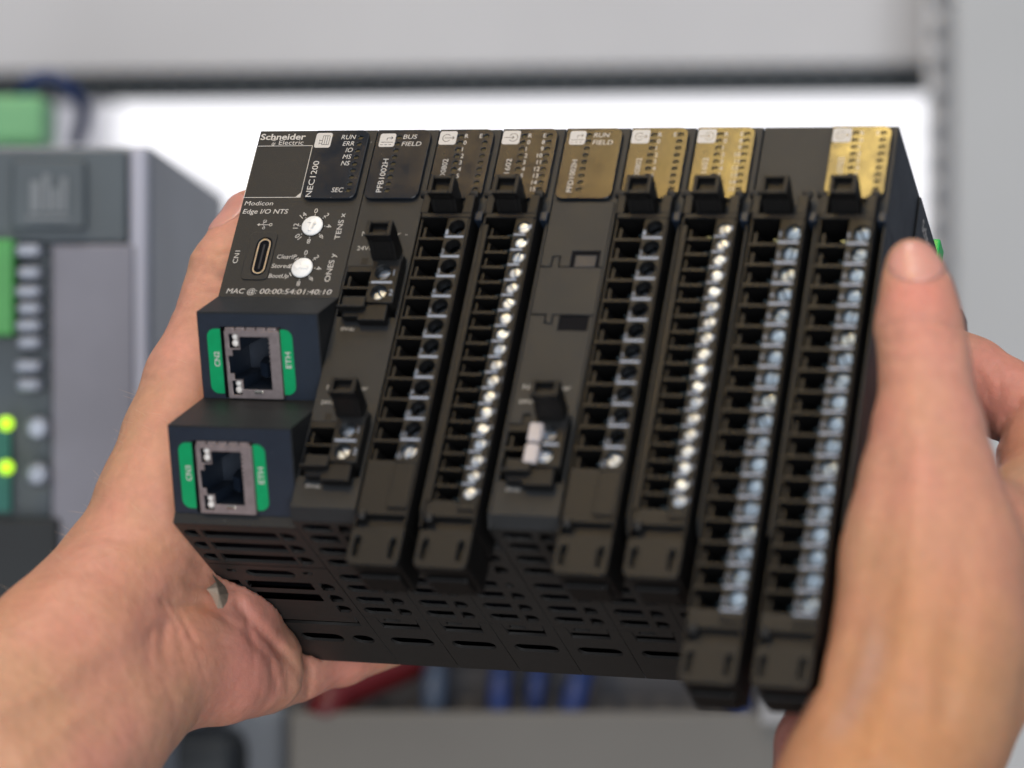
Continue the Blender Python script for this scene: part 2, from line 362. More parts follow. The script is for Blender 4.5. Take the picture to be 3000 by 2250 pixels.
# cabinet: top rail with its dark slotted lower edge
rl = bgempty('cabinet_rail', 1400, 60, 1250, 'light grey enamelled cabinet rail with a dark slotted lower edge', 'rail')
bgbox('rail_panel', -400, 2775, -420, 205, 1250, 70, B['grey'], roll=-0.55, bevel=2, parent=rl)
bgbox('rubber_strip', -400, 2775, 206, 276, 1262, 24, B['black'], roll=-0.55, parent=rl)  # black strip standing in for the shaded slots under the rail
for i in range(46):
    u = -360 + i * 68; dv = -(u - 1190) * 0.0096
    bgbox('comb_tooth', u, u + 22, 206 + dv, 284 + dv, 1252, 8, B['slate'], parent=rl)
# cabinet upright with round holes
up = bgempty('cabinet_upright', 2900, 1100, 1150, 'pale grey vertical cabinet upright with a perforated flange', 'upright')
bgbox('upright_face', 2795, 3500, -500, 2700, 1150, 60, B['upright'], bevel=3, parent=up)
def perf():
    a = at_px(2712, -500, 1185); b = at_px(2795, 2700, 1185)
    w_ = (b.x - a.x) / MM; h_ = (a.z - b.z) / MM
    holes = [rrect(w_ * 0.18, w_ * 0.88, 12 + i * 13.6, 12 + i * 13.6 + 8.4, 2.2, 3) for i in range(int(h_ / 13.6) - 1)]
    me = curve_mesh('perforated_flange', [[(0, 0), (w_, 0), (w_, h_), (0, h_)]] + holes, 0, 2)
    me.transform(Matrix.Rotation(math.pi / 2, 4, 'X')); me.transform(Matrix.Translation(a)); return me
o = link('perforated_flange', perf(), B['grey'], up); o.matrix_parent_inverse = up.matrix_world.inverted()
bgbox('channel_back', 2716, 2794, -500, 2700, 1210, 4, B['black'], parent=up)

# controller cabinet device on the left, near
cb = bgempty('controller_box', 200, 1300, 840, 'large slate grey controller box with terminals and two lit green indicators', 'controller')
bgbox('box_shell', -700, 447, 428, 2700, 840, 215, B['sidegrey'], bevel=2, parent=cb)
bgbox('display_band', -650, 372, 440, 712, 834, 5, B['slate'], bevel=1, parent=cb)
bgbox('screen_bezel', 32, 250, 468, 672, 830, 3, B['slate'], bevel=1, parent=cb)
lg = Print(); c0 = at_px(140, 570, 828.5)
lg.bar(-5, -2.2, -4, 5).bar(-1.4, 0.6, -6, 5).bar(1.2, 3.2, -2, 5).bar(3.8, 5.6, -5, 5).bar(-6, 6, 6, 7.2)
me = bpy.data.meshes.new('faded_logo'); me.from_pydata([(x * MM, 0, -y * MM) for x, y, _ in lg.v], [], lg.f); me.transform(Matrix.Translation(c0))
o = link('faded_logo', me, mat('faded_print', (0.17, 0.19, 0.21), 0.5), cb); o.matrix_parent_inverse = cb.matrix_world.inverted()
bgbox('front_panel', 150, 392, 716, 2700, 833, 6, B['lav'], bevel=1, parent=cb)
bgbox('edge_trim', 378, 432, 432, 2700, 835, 4, B['bright'], bevel=1.5, parent=cb)
bgbox('terminal_board', -400, 148, 716, 1520, 838, 3, B['slate'], parent=cb)
bgbox('dark_base', -400, 170, 1520, 2700, 829, 8, B['black'], bevel=1, parent=cb)
bgbox('green_plug', -200, 38, 700, 985, 824, 12, B['green'], bevel=1, parent=cb)
bgbox('board_edge', -200, 30, 1255, 1500, 832, 4, B['teal'], parent=cb)
for i, v in enumerate((735, 800, 855, 905, 955, 1005, 1075, 1130)):
    bgbox('terminal_pin', 40 + (i % 2) * 6, 118, v - 20, v + 18, 826, 10, B['pin'], bevel=1.5, parent=cb)
for v in (1255, 1390):
    mb = MB().lathe_z([(0.2, 0), (3.6, 0), (3.4, 2.2), (2.2, 3.2)], 0, 0, 16); me = mb.mesh('terminal_screw'); me.transform(Matrix.Rotation(math.pi / 2, 4, 'X')); me.transform(Matrix.Translation(at_px(112, v, 832)))
    o = link('terminal_screw', me, B['pin'], cb); o.matrix_parent_inverse = cb.matrix_world.inverted()
for v in (1241, 1369):
    mb = MB().lathe_z([(0.2, 0), (2.0, 0), (2.0, 2.0), (1.6, 2.8), (0.7, 3.3)], 0, 0, 16); me = mb.mesh('indicator_light'); me.transform(Matrix.Rotation(math.pi / 2, 4, 'X')); me.transform(Matrix.Translation(at_px(20, v, 828)))
    o = link('indicator_light', me, B['light'], cb); o.matrix_parent_inverse = cb.matrix_world.inverted()

gt = bgbox('relay_block', -80, 128, 278, 425, 1000, 30, B['palegreen'], 'pale green relay block standing above the controller box', 'relay', bevel=3)
def cable(name, pts, r, m, label, group=None, cat='cable'):
    P = [at_px(*p) for p in pts]; mb = MB()
    # smooth the path
    Q = []
    for i in range(len(P) - 1):
        p0, p1, p2, p3 = P[max(i - 1, 0)], P[i], P[i + 1], P[min(i + 2, len(P) - 1)]
        for k in range(6):
            t = k / 6; Q.append(0.5 * ((2 * p1) + (-p0 + p2) * t + (2 * p0 - 5 * p1 + 4 * p2 - p3) * t * t + (-p0 + 3 * p1 - 3 * p2 + p3) * t ** 3))
    Q.append(P[-1]); mb.tube(Q, r * MM, 10)
    o = link(name, mb.mesh(name, flip=False, scale=1), m); o['label'] = label; o['category'] = cat
    if group: o['group'] = group
    return o
cable('blue_cable', [(60, 330, 1040), (85, 245, 1030), (150, 225, 1030), (215, 270, 1030), (245, 330, 1040), (225, 420, 1050)], 2.6, B['blue'], 'thin blue wire looping up over the pale green relay block')

# mounting plate and lower wiring duct
bgbox('mounting_plate', 330, 2790, 1500, 2700, 1010, 4, B['plate'], 'dark grey mounting plate standing behind the wiring duct', 'plate')
dt = bgempty('wiring_duct', 1600, 2200, 920, 'beige grey slotted wiring duct with coloured cables running into it', 'wiring duct')
bgbox('duct_cover', 845, 2440, 2088, 2700, 920, 6, B['duct'], bevel=1.5, parent=dt)
bgbox('duct_back', 845, 2440, 1960, 2700, 985, 3, B['plate'], parent=dt)
for i in range(20):
    u = 850 + i * 82
    bgbox('duct_finger', u, u + 50, 2050, 2094, 952, 2, B['fing'], parent=dt)
cable('blue_cable', [(1290, 1700, 1000), (1285, 1900, 975), (1272, 2000, 938), (1265, 2140, 933)], 4.2, B['mutedblue'], 'dusty blue cable entering the wiring duct beside the red one', 'cables dropping into the wiring duct')
cable('blue_cable', [(1480, 1700, 990), (1475, 1900, 960), (1462, 2000, 933), (1460, 2140, 928)], 3.6, B['blue'], 'deep blue cable next to the dusty blue one at the wiring duct', 'cables dropping into the wiring duct')
cable('blue_cable', [(1600, 1700, 1000), (1590, 1900, 975), (1572, 2000, 943), (1560, 2140, 938)], 3.0, B['blue'], 'thinnest deep blue cable, in the middle of the three deep blue ones', 'cables dropping into the wiring duct')
cable('blue_cable', [(1740, 1700, 990), (1725, 1900, 960), (1692, 2010, 933), (1660, 2140, 928)], 4.0, B['blue'], 'deep blue cable slanting into the wiring duct, farthest from the red one', 'cables dropping into the wiring duct')
cable('blue_cable', [(2060, 1850, 1000), (2120, 2000, 980), (2170, 2075, 938), (2190, 2160, 933)], 3.2, B['blue'], 'blue cable emerging under the dangling terminal blocks', 'cables dropping into the wiring duct')
cable('red_cable', [(1300, 1900, 960), (1160, 1960, 950), (1020, 2020, 935), (955, 2070, 925), (925, 2150, 935)], 6.0, B['red'], 'thick red cable curving down into the wiring duct')
bgbox('dark_conduit', 380, 700, 2160, 2700, 900, 40, B['black'], 'black conduit box below the wrist', 'conduit', bevel=8)
bgbox('grey_conduit', 640, 842, 2060, 2700, 985, 20, B['sidegrey'], 'slate grey conduit box beside the wiring duct', 'conduit', bevel=6)
bgbox('paper_sheet', 2230, 2480, 2050, 2120, 915, 2, B['sheet'], 'pale paper sheet lying on the wiring duct near the palm', 'paper')

# ================================================================== THE I/O STATION
PITCH = 15.0; W0 = 29.07; H = 97.9; DEP = 77.5
TO_UNDER = Matrix.Rotation(-math.pi / 2, 4, 'X')     # sheet drawn as (x, depth) turned to face down
def module_root(name, x, label, cat='I/O module'):
    o = thing(name, label, cat, 'I/O modules clipped side by side'); o.matrix_world = DEV @ Matrix.Translation((x * MM, 0, 0)); return o
def wall_prof(front):             # closes a front profile (y, z) with the back
    return front + [(H - 3.2, front[-1][1] - 1.0)] if False else front

def underside(root, w, x_off, cpu=False, z_front=-2.4):
    """underside plates with real ventilation slots; drawn as (x, -z) then turned."""
    g = 0.1
    if cpu:
        rows = []
        for z in (10.4, 16.3, 22.1): rows += [pill(0.9, 4.2, z, 3.7, True, False), rrect(5.4, 23.0, z - 1.9, z + 1.9, 0.2, 1), pill(23.8, 27.2, z, 3.7, False, True)]
        p1 = curve_mesh('vent_plate', [[(g, 6.2), (w - g, 6.2), (w - g, 25.5), (g, 25.5)]] + rows, 0, 0.7, bevel=0.0)
        rows = [rrect(3.8, 6.2, 28.1, 29.3, .2, 1), rrect(22.2, 24.6, 28.0, 29.2, .2, 1), pill(8.2, 20.0, 29.6, 3.5)]
        for z in (35.6, 41.5): rows += [pill(1.2, 4.7, z, 3.7, True, False), rrect(6.2, 22.2, z - 1.8, z + 1.8, 0.2, 1), pill(24.1, 27.4, z, 3.7, False, True)]
        rows += [pill(1.5, 4.7, 47.1, 3.7, True, False), pill(24.1, 27.4, 47.1, 3.7, False, True)]
        rows += [[(2.2, 51.3), (2.6, 51.3), (2.8, 54.3), (26.4, 54.3), (26.6, 51.3), (27.0, 51.3), (26.8, 56.3), (2.4, 56.3)]]
        rows += [pill(1.9, 7.1, 63.7, 4.4), pill(9.2, 19.8, 63.7, 4.4), pill(22.0, 27.3, 63.7, 4.4)]
        p2 = curve_mesh('base_plate', [[(g, 25.75), (w - g, 25.75), (w - g, DEP), (g, DEP)]] + rows, 0, 0.7)
        names = (('vent_plate', p1), ('base_plate', p2))
    else:
        rows = []
        for z in (5.4, 10.6, 16.5, 22.4, 30.0, 35.5, 41.5, 47.1):
            rows.append(pill(1.4, 8.2, z, 3.5, True, False))
            if z != 30.0: rows.append(pill(9.8, 12.9, z, 3.5, False, True))
            else: rows.append(pill(9.9, 12.0, z, 2.2))
        p1 = curve_mesh('vent_plate', [[(g, -z_front), (w - g, -z_front), (w - g, 50.8), (12.45, 50.8), (12.1, 53.6), (3.3, 53.6), (3.0, 50.8), (g, 50.8)]] + rows + [rrect(4.5, 8.4, 51.3, 52.7, .3, 2)], 0, 0.7)
        p2 = curve_mesh('base_plate', [[(g, 51.0), (2.85, 51.0), (3.0, 56.6), (12.2, 56.6), (12.6, 51.0), (w - g, 51.0), (w - g, DEP), (g, DEP)], pill(2.4, 13.0, 63.6, 4.0)], 0, 0.7)
        if x_off == 'double':
            extra = []
        names = (('vent_plate', p1), ('base_plate', p2))
    for n, me in names:
        # (x, -depth, t) -> device local (x, -y_down, z): place under y = H
        me.transform(Matrix(((1, 0, 0, 0), (0, 0, -1, -(H - 0.7) * MM), (0, 1, 0, 0), (0, 0, 0, 1))))
        if n in ('vent_plate', 'base_plate'): part(n, me, M['base'], root, bevel=0.08, seg=1)

def inner_box(root, w, zf, xs=0):
    part('inner_shell', MB().box(xs + 0.6, xs + w - 0.6, H - 9, H - 4.0, zf - 3.5, -DEP + 2), M['dark'], root)
    part('side_wall', MB().box(xs + 0.1, xs + 0.5, H - 5, H - 0.72, zf - 1.2, -DEP + .1).box(xs + w - 0.5, xs + w - .1, H - 5, H - 0.72, zf - 1.2, -DEP + .1).box(xs + .5, xs + w - .5, H - 5, H - .72, -DEP + .1, -DEP + .5), M['housing_in'], root)

def led_panel(root, x0, leds, printer, w=13.0, xr=None):
    """raised smoky window with recessed indicator windows, its print on top"""
    holes = [rrect(cx - 0.62, cx + 0.62, cy - 0.42, cy + 0.42, 0.38, 3) for cx, cy in leds]
    me = curve_mesh('led_panel', [rrect(x0, x0 + w, 0.55, 18.9, 1.9, 6, (0, 1, 1, 1))] + holes, 0.0, 1.0, bevel=0.14)
    p = part('led_panel', me, M['panel'], root)
    for cx, cy in leds:
        link('indicator', LEDM, M['led'], p, loc=(cx, cy, 0))
    pr = Print(); printer(pr)
    pr.done('lettering', 1.012, M['print'], p)
    return p
LEDM = MB().box(-0.6, 0.6, -0.4, 0.4, 0.05, 0.62).mesh('indicator')

def icon_tile(pr_list, x, y, w, h, kind, root_panel):
    """pale rounded tile with the dark symbol cut into it"""
    me = curve_mesh('symbol_tile', [rrect(x, x + w, y, y + h, 0.55, 4)], 1.004, 1.03)
    o = part('symbol_tile', me, M['print'], root_panel)
    s = Print(); cx, cy = x + w / 2, y + h / 2
    if kind == 'rack':
        for k in range(4): s.line((cx - 0.2 + k * 0.55, y + .8), (cx - 0.2 + k * 0.55, y + h - .8), .12)
        s.line((cx - .2, y + .8), (cx + 1.45, y + .8), .12); s.line((cx - .2, y + h - .8), (cx + 1.45, y + h - .8), .12)
        s.line((cx - .2, cy + .1), (cx - .9, cy + .1), .12); s.line((cx - .2, cy + .8), (cx - .9, cy + .8), .12); s.line((cx - .9, cy - .2), (cx - .9, cy + .3), .12); s.line((cx - .9, cy + .5), (cx - .9, cy + 1.1), .12)
    if kind == 'out':
        s.ring(cx - .3, cy, .95, .14, 35, 325); s.line((cx - .8, cy), (cx + 1.5, cy), .14); s.line((cx + 1.0, cy - .4), (cx + 1.5, cy), .14); s.line((cx + 1.0, cy + .4), (cx + 1.5, cy), .14)
    if kind == 'in':
        s.ring(cx + .5, cy, 1.0, .14, -150, 150); s.line((cx - 1.7, cy), (cx + .6, cy), .14); s.line((cx + .2, cy - .4), (cx + .7, cy), .14); s.line((cx + .2, cy + .4), (cx + .7, cy), .14)
    if kind == 'power':
        s.line((x + .4, y + h - 1.25), (x + w - .4, y + h - 1.25), .13)
        for k in range(3): s.line((x + .4 + k * 1.0, y + h - .6), (x + 1.0 + k * 1.0, y + h - .6), .13)
        s.line((cx - .1, cy + .1), (cx - .1, cy - .6), .13); s.line((cx - .1, cy - .6), (cx + 1.2, cy - .6), .13); s.line((cx + .8, cy - .95), (cx + 1.25, cy - .6), .13); s.line((cx + .8, cy - .25), (cx + 1.25, cy - .6), .13)
    s.done('symbol', 1.036, M['panel'], o)

# ---------------- the controller module (wide, first)
cpu = module_root('network_module', 0, 'wide charcoal network interface module with two ethernet ports and white rotary dials', 'network module')
gp = 0.08
RA = ((52.96, 8.2), (67.22, -5.04)); RB = ((81.05, 7.9), (95.39, -5.29))
front = [(0, 0), (44.25, 0.1), (52.96, 8.2), (67.22, -5.04), (81.05, 7.9), (95.39, -5.29), (H, -5.6), (H, -6.15)]
prof = front + [(H - 1.5, -6.15), (H - 1.5, -7.2), (H - 4.1, -7.2), (H - 4.1, -DEP), (0, -DEP)]
body = MB()
# the body is cut open where the two jacks sit: build it as side cheeks, ledges and a core
def cheek(x0, x1): body.prism_x(prof, x0, x1)
cheek(gp, 5.6); cheek(20.1, W0 - gp)
core = [(0, 0), (44.25, 0.1), (52.96, 8.2), (53.6, 7.6), (50.5, -10), (0, -10)]
body.prism_x(core, 5.6, 20.1)
body.prism_x([(67.22, -5.04), (81.05, 7.9), (81.7, 7.3), (79.0, -10), (66.5, -10)], 5.6, 20.1)
body.prism_x([(95.2, -5.15), (95.39, -5.29), (H, -5.6), (H, -6.15), (H - 1.5, -6.15), (H - 1.5, -7.2), (H - 4.1, -7.2), (H - 4.1, -16), (94.5, -16)], 5.6, 20.1)
body.prism_x([(0, -16), (H - 4.1, -16), (H - 4.1, -DEP), (0, -DEP)], 5.6, 20.1)
hb = part('housing', body, M['housing'], cpu, bevel=0.0)
# thin skins paint a bluish room reflection into the sloping port faces' colour
def rj_frame(a, b):
    L = math.hypot(b[0] - a[0], b[1] - a[1]); dy, dz = (b[0] - a[0]) / L, (b[1] - a[1]) / L
    # local sheet axes: x, s (along the slope), n (outwards)
    # device local (x, -y, z): s -> (0, -dy, dz), n -> (0, nz.., )
    n = Vector((0, dz * -1 * -1, 0))
    sx = Vector((0, -dy, dz)); nx = Vector((1, 0, 0)).cross(-sx)     # outwards normal
    mt = Matrix(((1, 0, 0, 0), (0, -sx.y, nx.y, -a[0] * MM), (0, -sx.z, nx.z, a[1] * MM), (0, 0, 0, 1)))
    return mt, L
for idx, (a, b, cn) in enumerate((RA + ('CN2',), RB + ('CN3',))):
    mt, L = rj_frame(a, b)
    f = link('port_face', curve_mesh('port_face', [[(0.35, 0.35), (W0 - 0.35, 0.35), (W0 - 0.35, L - 0.02), (0.35, L - 0.02)], [(5.6, 3.2), (20.05, 3.2), (20.05, L - .25), (5.6, L - .25)]], 0.0, 0.25), M['rj_face'], cpu)
    f.data.transform(mt)
    j = bpy.data.objects
    # jack: shell plate with the stepped opening
    opening = [(10.3, 5.3), (17.3, 5.3), (17.3, 17.15), (10.3, 17.15), (10.3, 15.0), (8.4, 15.0), (8.4, 13.6), (7.35, 13.6), (7.35, 9.6), (8.4, 9.6), (8.4, 8.2), (10.3, 8.2)]
    sh = curve_mesh('jack_shell', [rrect(6.7, 19.7, 3.9, 19.2, 0.3, 2), opening, rrect(7.75, 10.0, 4.7, 7.9, .15, 1), rrect(7.75, 10.0, 15.2, 18.4, .15, 1)], 0.55, 0.95, bevel=0.08)
    sh.transform(mt); jk = link('ethernet_jack', sh, M['jack'], cpu)
    mb = MB().box(6.7, 7.0, 3.9, 19.2, -11, 0.6).box(19.4, 19.7, 3.9, 19.2, -11, 0.6).box(6.7, 19.7, 3.9, 4.2, -11, 0.6).box(6.7, 19.7, 18.9, 19.2, -11, 0.6)
    me = mb.mesh('jack_side'); me.transform(mt); link('jack_side', me, M['jack'], jk)
    mb = MB()
    mb.box(7.0, 19.4, 4.2, 18.9, -11, -10.5)                                   # back
    mb.box(17.4, 19.4, 4.2, 18.9, -10.5, 0.5).box(7.0, 7.3, 4.2, 18.9, -10.5, .5)
    mb.box(10.1, 17.4, 4.2, 5.2, -10.5, 0.5).box(10.1, 17.4, 17.2, 18.9, -10.5, .5)
    mb.box(10.0, 10.25, 4.2, 8.1, -10.5, 0.53).box(10.0, 10.25, 15.1, 18.9, -10.5, 0.53).box(7.3, 10.25, 7.95, 8.2, -10.5, 0.53).box(7.3, 10.25, 14.95, 15.15, -10.5, 0.53)
    mb.prism_y([(11.2, -9.5), (16.0, -9.5), (15.0, -2.2), (12.4, -4.5)], 12.2, 15.2)      # latch ramp inside
    mb.prism_y([(14.2, -9.5), (17.3, -9.5), (17.3, -1.5), (16.6, -1.5)], 5.3, 12.0)
    me = mb.mesh('jack_cavity'); me.transform(mt); link('jack_cavity', me, M['rj_face'], jk)
    mb = MB()
    for k in range(8): mb.box(14.4, 14.55, 6.9 + k * 1.02, 7.2 + k * 1.02, -9.5, -5.0)
    me = mb.mesh('gold_contact'); me.transform(mt); o = link('gold_contact', me, M['usb'], jk); o['kind'] = 'stuff'
    for s0 in (4.7, 15.2):
        mb = MB().lathe_z([(0.1, -3), (0.75, -3), (0.75, 0.2), (0.45, 0.55), (0.15, 0.62)], 8.95, s0 + .75, 14).lathe_z([(0.1, -3), (0.85, -3), (0.85, 0.1), (0.55, 0.45), (0.15, 0.5)], 8.9, s0 + 2.25, 14)
        me = mb.mesh('light_pipe'); me.transform(mt); link('light_pipe', me, M['lens'], jk)
    for k in range(5):
        mb = MB().box(6.9 + k * 2.5, 9.05 + k * 2.5, 3.3, 3.95, -2, 0.85); me = mb.mesh('ground_spring'); me.transform(mt); part('ground_spring', me, M['jack'], jk, bevel=0.2)
    mb = MB().box(12.9, 15.1, 17.35, 18.0, 0.3, 1.15); me = mb.mesh('latch_spring'); me.transform(mt); part('latch_spring', me, M['contact'], jk, bevel=0.15)
    # green labels
    for nm, x0, x1, wh, tx, word in (('port_label', 2.35, 5.55, (1, 0, 0, 1), 4.35, cn), ('port_label', 19.9, 22.65, (0, 1, 1, 0), 21.35, 'ETH')):
        me = curve_mesh(nm, [rrect(x0, x1, 3.7, 18.3, 1.9, 6, wh)], 0.25, 0.4); me.transform(mt); lb = link(nm, me, M['green'], cpu)
        p = Print().text(word, tx + 0.62, 12.3 if word == 'ETH' else 12.2, w=3.4 if word != 'ETH' else 3.6, h=1.35, ang=90, bold=0.012)
        p.done('lettering', 0.415, M['print'], lb, mtx=mt)
cpu_leds = [(25.65, 2.6 + 1.765 * k) for k in range(9)]
def cpu_print(p):
    for word, y in (('RUN', 3.05), ('ERR', 4.8), ('IO', 6.55), ('MS', 8.35), ('NS', 10.1), ('SEC', 17.25)): p.text(word, 24.5, y, h=1.25, anchor='r', shear=0.14)
    p.text('NEC1200', 17.0, 18.5, w=9.6, h=1.5, ang=90)
pn = led_panel(cpu, 14.65, cpu_leds, cpu_print)
icon_tile(None, 14.75, 1.3, 3.95, 4.0, 'rack', pn)
p = Print()
p.text('Schneider', 0.5, 2.45, w=11.2, h=1.65, bold=0.022)
p.text('Electric', 5.4, 3.85, w=6.1, h=1.25, bold=0.0)
for k in range(3): p.ring(4.2, 3.1, 0.35 + 0.28 * k, 0.14, 200 + 15 * k, 330 - 25 * k).ring(4.0, 2.95, 0.3 + 0.25 * k, .12, 20 + 10 * k, 150)
p.line((0.0, 4.2), (13.9, 4.15), .16).line((13.9, 4.15), (14.0, 17.0), .16).line((0.15, 18.15), (14.0, 18.1), .16).line((0.12, 4.2), (0.12, 18.1), .16).poly([(14.05, 16.7), (14.05, 18.15), (12.7, 18.15)])
p.text('Modicon', 0.75, 20.25, w=7.0, h=1.2, shear=0.12).text('Edge I/O NTS', 0.8, 22.45, w=11.1, h=1.25, bold=0.006, shear=0.12)
p.text('CN1', 2.6, 35.6, w=3.3, h=1.25, ang=90)
p.text('TENS x', 26.0, 29.2, w=6.9, h=1.35, ang=90).text('ONES y', 26.0, 40.2, w=7.3, h=1.35, ang=90)
p.text('ClearIP', 12.0, 34.3, w=4.7, h=1.1, shear=0.12).text('Stored', 11.2, 36.7, w=4.4, h=1.1, shear=0.12).text('BootUp', 11.1, 39.3, w=4.8, h=1.1, shear=0.12)
p.text('MAC @:', 1.8, 43.45, w=7.4, h=1.35, shear=0.14).text('00:00:54:01:40:10', 9.9, 43.45, w=17.2, h=1.35, shear=0.14)
DX1, DY1, DX2, DY2 = 18.7, 25.7, 18.7, 36.7
for ang, n in ((90, '0'), (45, '2'), (0, '4'), (-45, '6'), (-90, '8'), (-135, '10'), (180, '12'), (135, '14')):
    c, s_ = math.cos(D2R(ang)), math.sin(D2R(ang))
    p.text(n, DX1 + 4.05 * c, DY1 - 4.05 * s_, h=1.3, ang=ang - 90 if abs(ang) != 180 else 90, anchor='c'); p.ring(DX1 + 3.0 * c, DY1 - 3.0 * s_, .07, .12, n=6)
for ang, n in ((90, '0'), (45, '2'), (0, '4'), (-45, '6'), (-90, '8')):
    c, s_ = math.cos(D2R(ang)), math.sin(D2R(ang))
    p.text(n, DX2 + 4.05 * c, DY2 - 4.05 * s_, h=1.3, ang=ang - 90, anchor='c'); p.ring(DX2 + 3.0 * c, DY2 - 3.0 * s_, .07, .12, n=6)
for a0, a1 in ((118, 138), (160, 182), (203, 224)): p.ring(DX2, DY2, 3.0, .2, a0, a1, 6)
# trident symbol
p.line((5.6, 25.4), (8.2, 25.4), .14).ring(8.45, 25.4, .32, .14).poly([(5.1, 25.4), (5.7, 25.05), (5.7, 25.75)])
p.line((6.4, 25.4), (6.9, 24.6), .12).line((6.9, 24.6), (7.3, 24.6), .12).line((6.7, 25.4), (7.1, 26.1), .12).ring(6.9, 26.3, .25, .12)
for q in (((6.5, 24.2), (7.2, 24.2)), ((7.2, 24.2), (7.2, 24.8)), ((7.2, 24.8), (6.5, 24.8)), ((6.5, 24.8), (6.5, 24.2))): p.line(*q, .1)
p.done('lettering', 0.135, M['print'], cpu)
# front face finish plate around dials and USB: thin sheet with openings
fp = curve_mesh('front_plate', [[(0.4, 0.35), (W0 - 0.4, 0.35), (W0 - 0.4, 44.0), (0.4, 44.0)], circ(DX1, DY1, 2.75, 32), circ(DX2, DY2, 2.75, 32)], -0.4, 0.012)
def dial(x, y, ang):
    mb = MB().lathe_z([(0.1, -1.2), (2.5, -1.2), (2.5, 0.35), (2.32, 0.55), (0.1, 0.6)], 0, 0, 36)
    o = part('rotary_dial', mb, M['dial'], cpu, loc=(x, y, 0))
    # raised arrow
    pts = [(-0.35, 1.6), (-0.35, -0.5), (-1.05, -0.5), (0, -1.9), (1.05, -0.5), (0.35, -0.5), (0.35, 1.6)]
    c, s_ = math.cos(D2R(ang)), math.sin(D2R(ang)); pts = [(a * c - b * s_, a * s_ + b * c) for a, b in pts]
    part('dial_arrow', curve_mesh('dial_arrow', [pts], 0.5, 0.85, bevel=0.06), M['dial'], o)
    r = MB(); n = 36
    ring = curve_mesh('dial_gap', [circ(0, 0, 2.72, 36), circ(0, 0, 2.48, 36)], 0.0, 0.14); part('dial_gap', ring, M['dark'], cpu, loc=(x, y, 0))
dial(DX1, DY1, 8); dial(DX2, DY2, -82)
# USB-C port in a slightly raised bezel
me = curve_mesh('usb_bezel', [rrect(4.3, 10.9, 27.4, 39.9, 1.2, 5), pill(-5.1, 5.1, 0, 3.6) and [(8.2 + b * 1.0, 33.8 + a) for a, b in [(q[0], q[1]) for q in pill(-5.0, 5.0, 0, 3.8)]]], 0.0, 0.32, bevel=0.08)
us = part('usb_bezel', me, M['housing'], cpu)
def upill(r_, l_): return [(8.2 + b, 33.8 + a) for a, b in pill(-l_, l_, 0, 2 * r_)]
part('usb_shell', curve_mesh('usb_shell', [upill(1.52, 4.58), upill(1.18, 4.24)], 0.02, 0.28), M['usb'], us)
part('usb_well', curve_mesh('usb_well', [upill(1.9, 5.0)], 0.0, 0.13), M['dark'], us)  # flat black sheet, its colour standing in for the shaded hole
part('usb_tongue', MB().box(7.95, 8.4, 30.6, 37.0, 0.02, 0.2), M['housing_in'], us, bevel=0.05)
underside(cpu, W0, 0, cpu=True)
inner_box(cpu, W0, -6)

# ---------------- slim module bodies
def slim_housing(root, w, recess, first=14.9):
    """front skin with openings cut where the plugs sit"""
    mb = MB(); x0, x1 = gp, w - gp
    back = [(H - 4.1, -DEP), (0, -DEP)]
    if recess == 'block':         # channel for the long terminal block
        mb.prism_x([(0, 0), (22.5, 0), (24.0, -0.8), (24.0, -11.5), (H - 4.1, -11.5)] + back, x0, x1)
        mb.prism_x([(24.0, -0.3), (95, -0.3), (H, -2.3), (H, -11.5), (24.0, -11.5)], x1 - 0.75, x1)
        mb.prism_x([(24.0, -1.5), (95, -1.5), (H, -2.8), (H, -11.5), (24.0, -11.5)], x0, x0 + 0.5)
        mb.prism_x([(H - 4.1, -11.5), (H, -11.5), (H, -12.4), (H - 4.1, -12.4)], x0, x1)
    else:
        segs = []; y = 0.0
        for (a, b) in recess:
            segs.append((y, a)); y = b
        segs.append((y, H))
        for a, b in segs:
            if b >= H: mb.prism_x([(a, 0), (95.6, 0), (H, -2.2), (H, -2.4), (H - 1.5, -2.4), (H - 1.5, -4.0), (H - 4.1, -4.0), (H - 4.1, -9), (a, -9)], x0, x1)
            else: mb.prism_x([(a, 0), (b, 0), (b, -9), (a, -9)], x0, x1)
        mb.prism_x([(0, -9), (H - 4.1, -9)] + back, x0, x1)
        for (a, b) in recess: mb.box(x1 - 0.7, x1, a, b, -9, 0).box(x0, x0 + 0.35, a, b, -9, 0)
    return part('housing', mb, M['housing'], root, bevel=0.28)

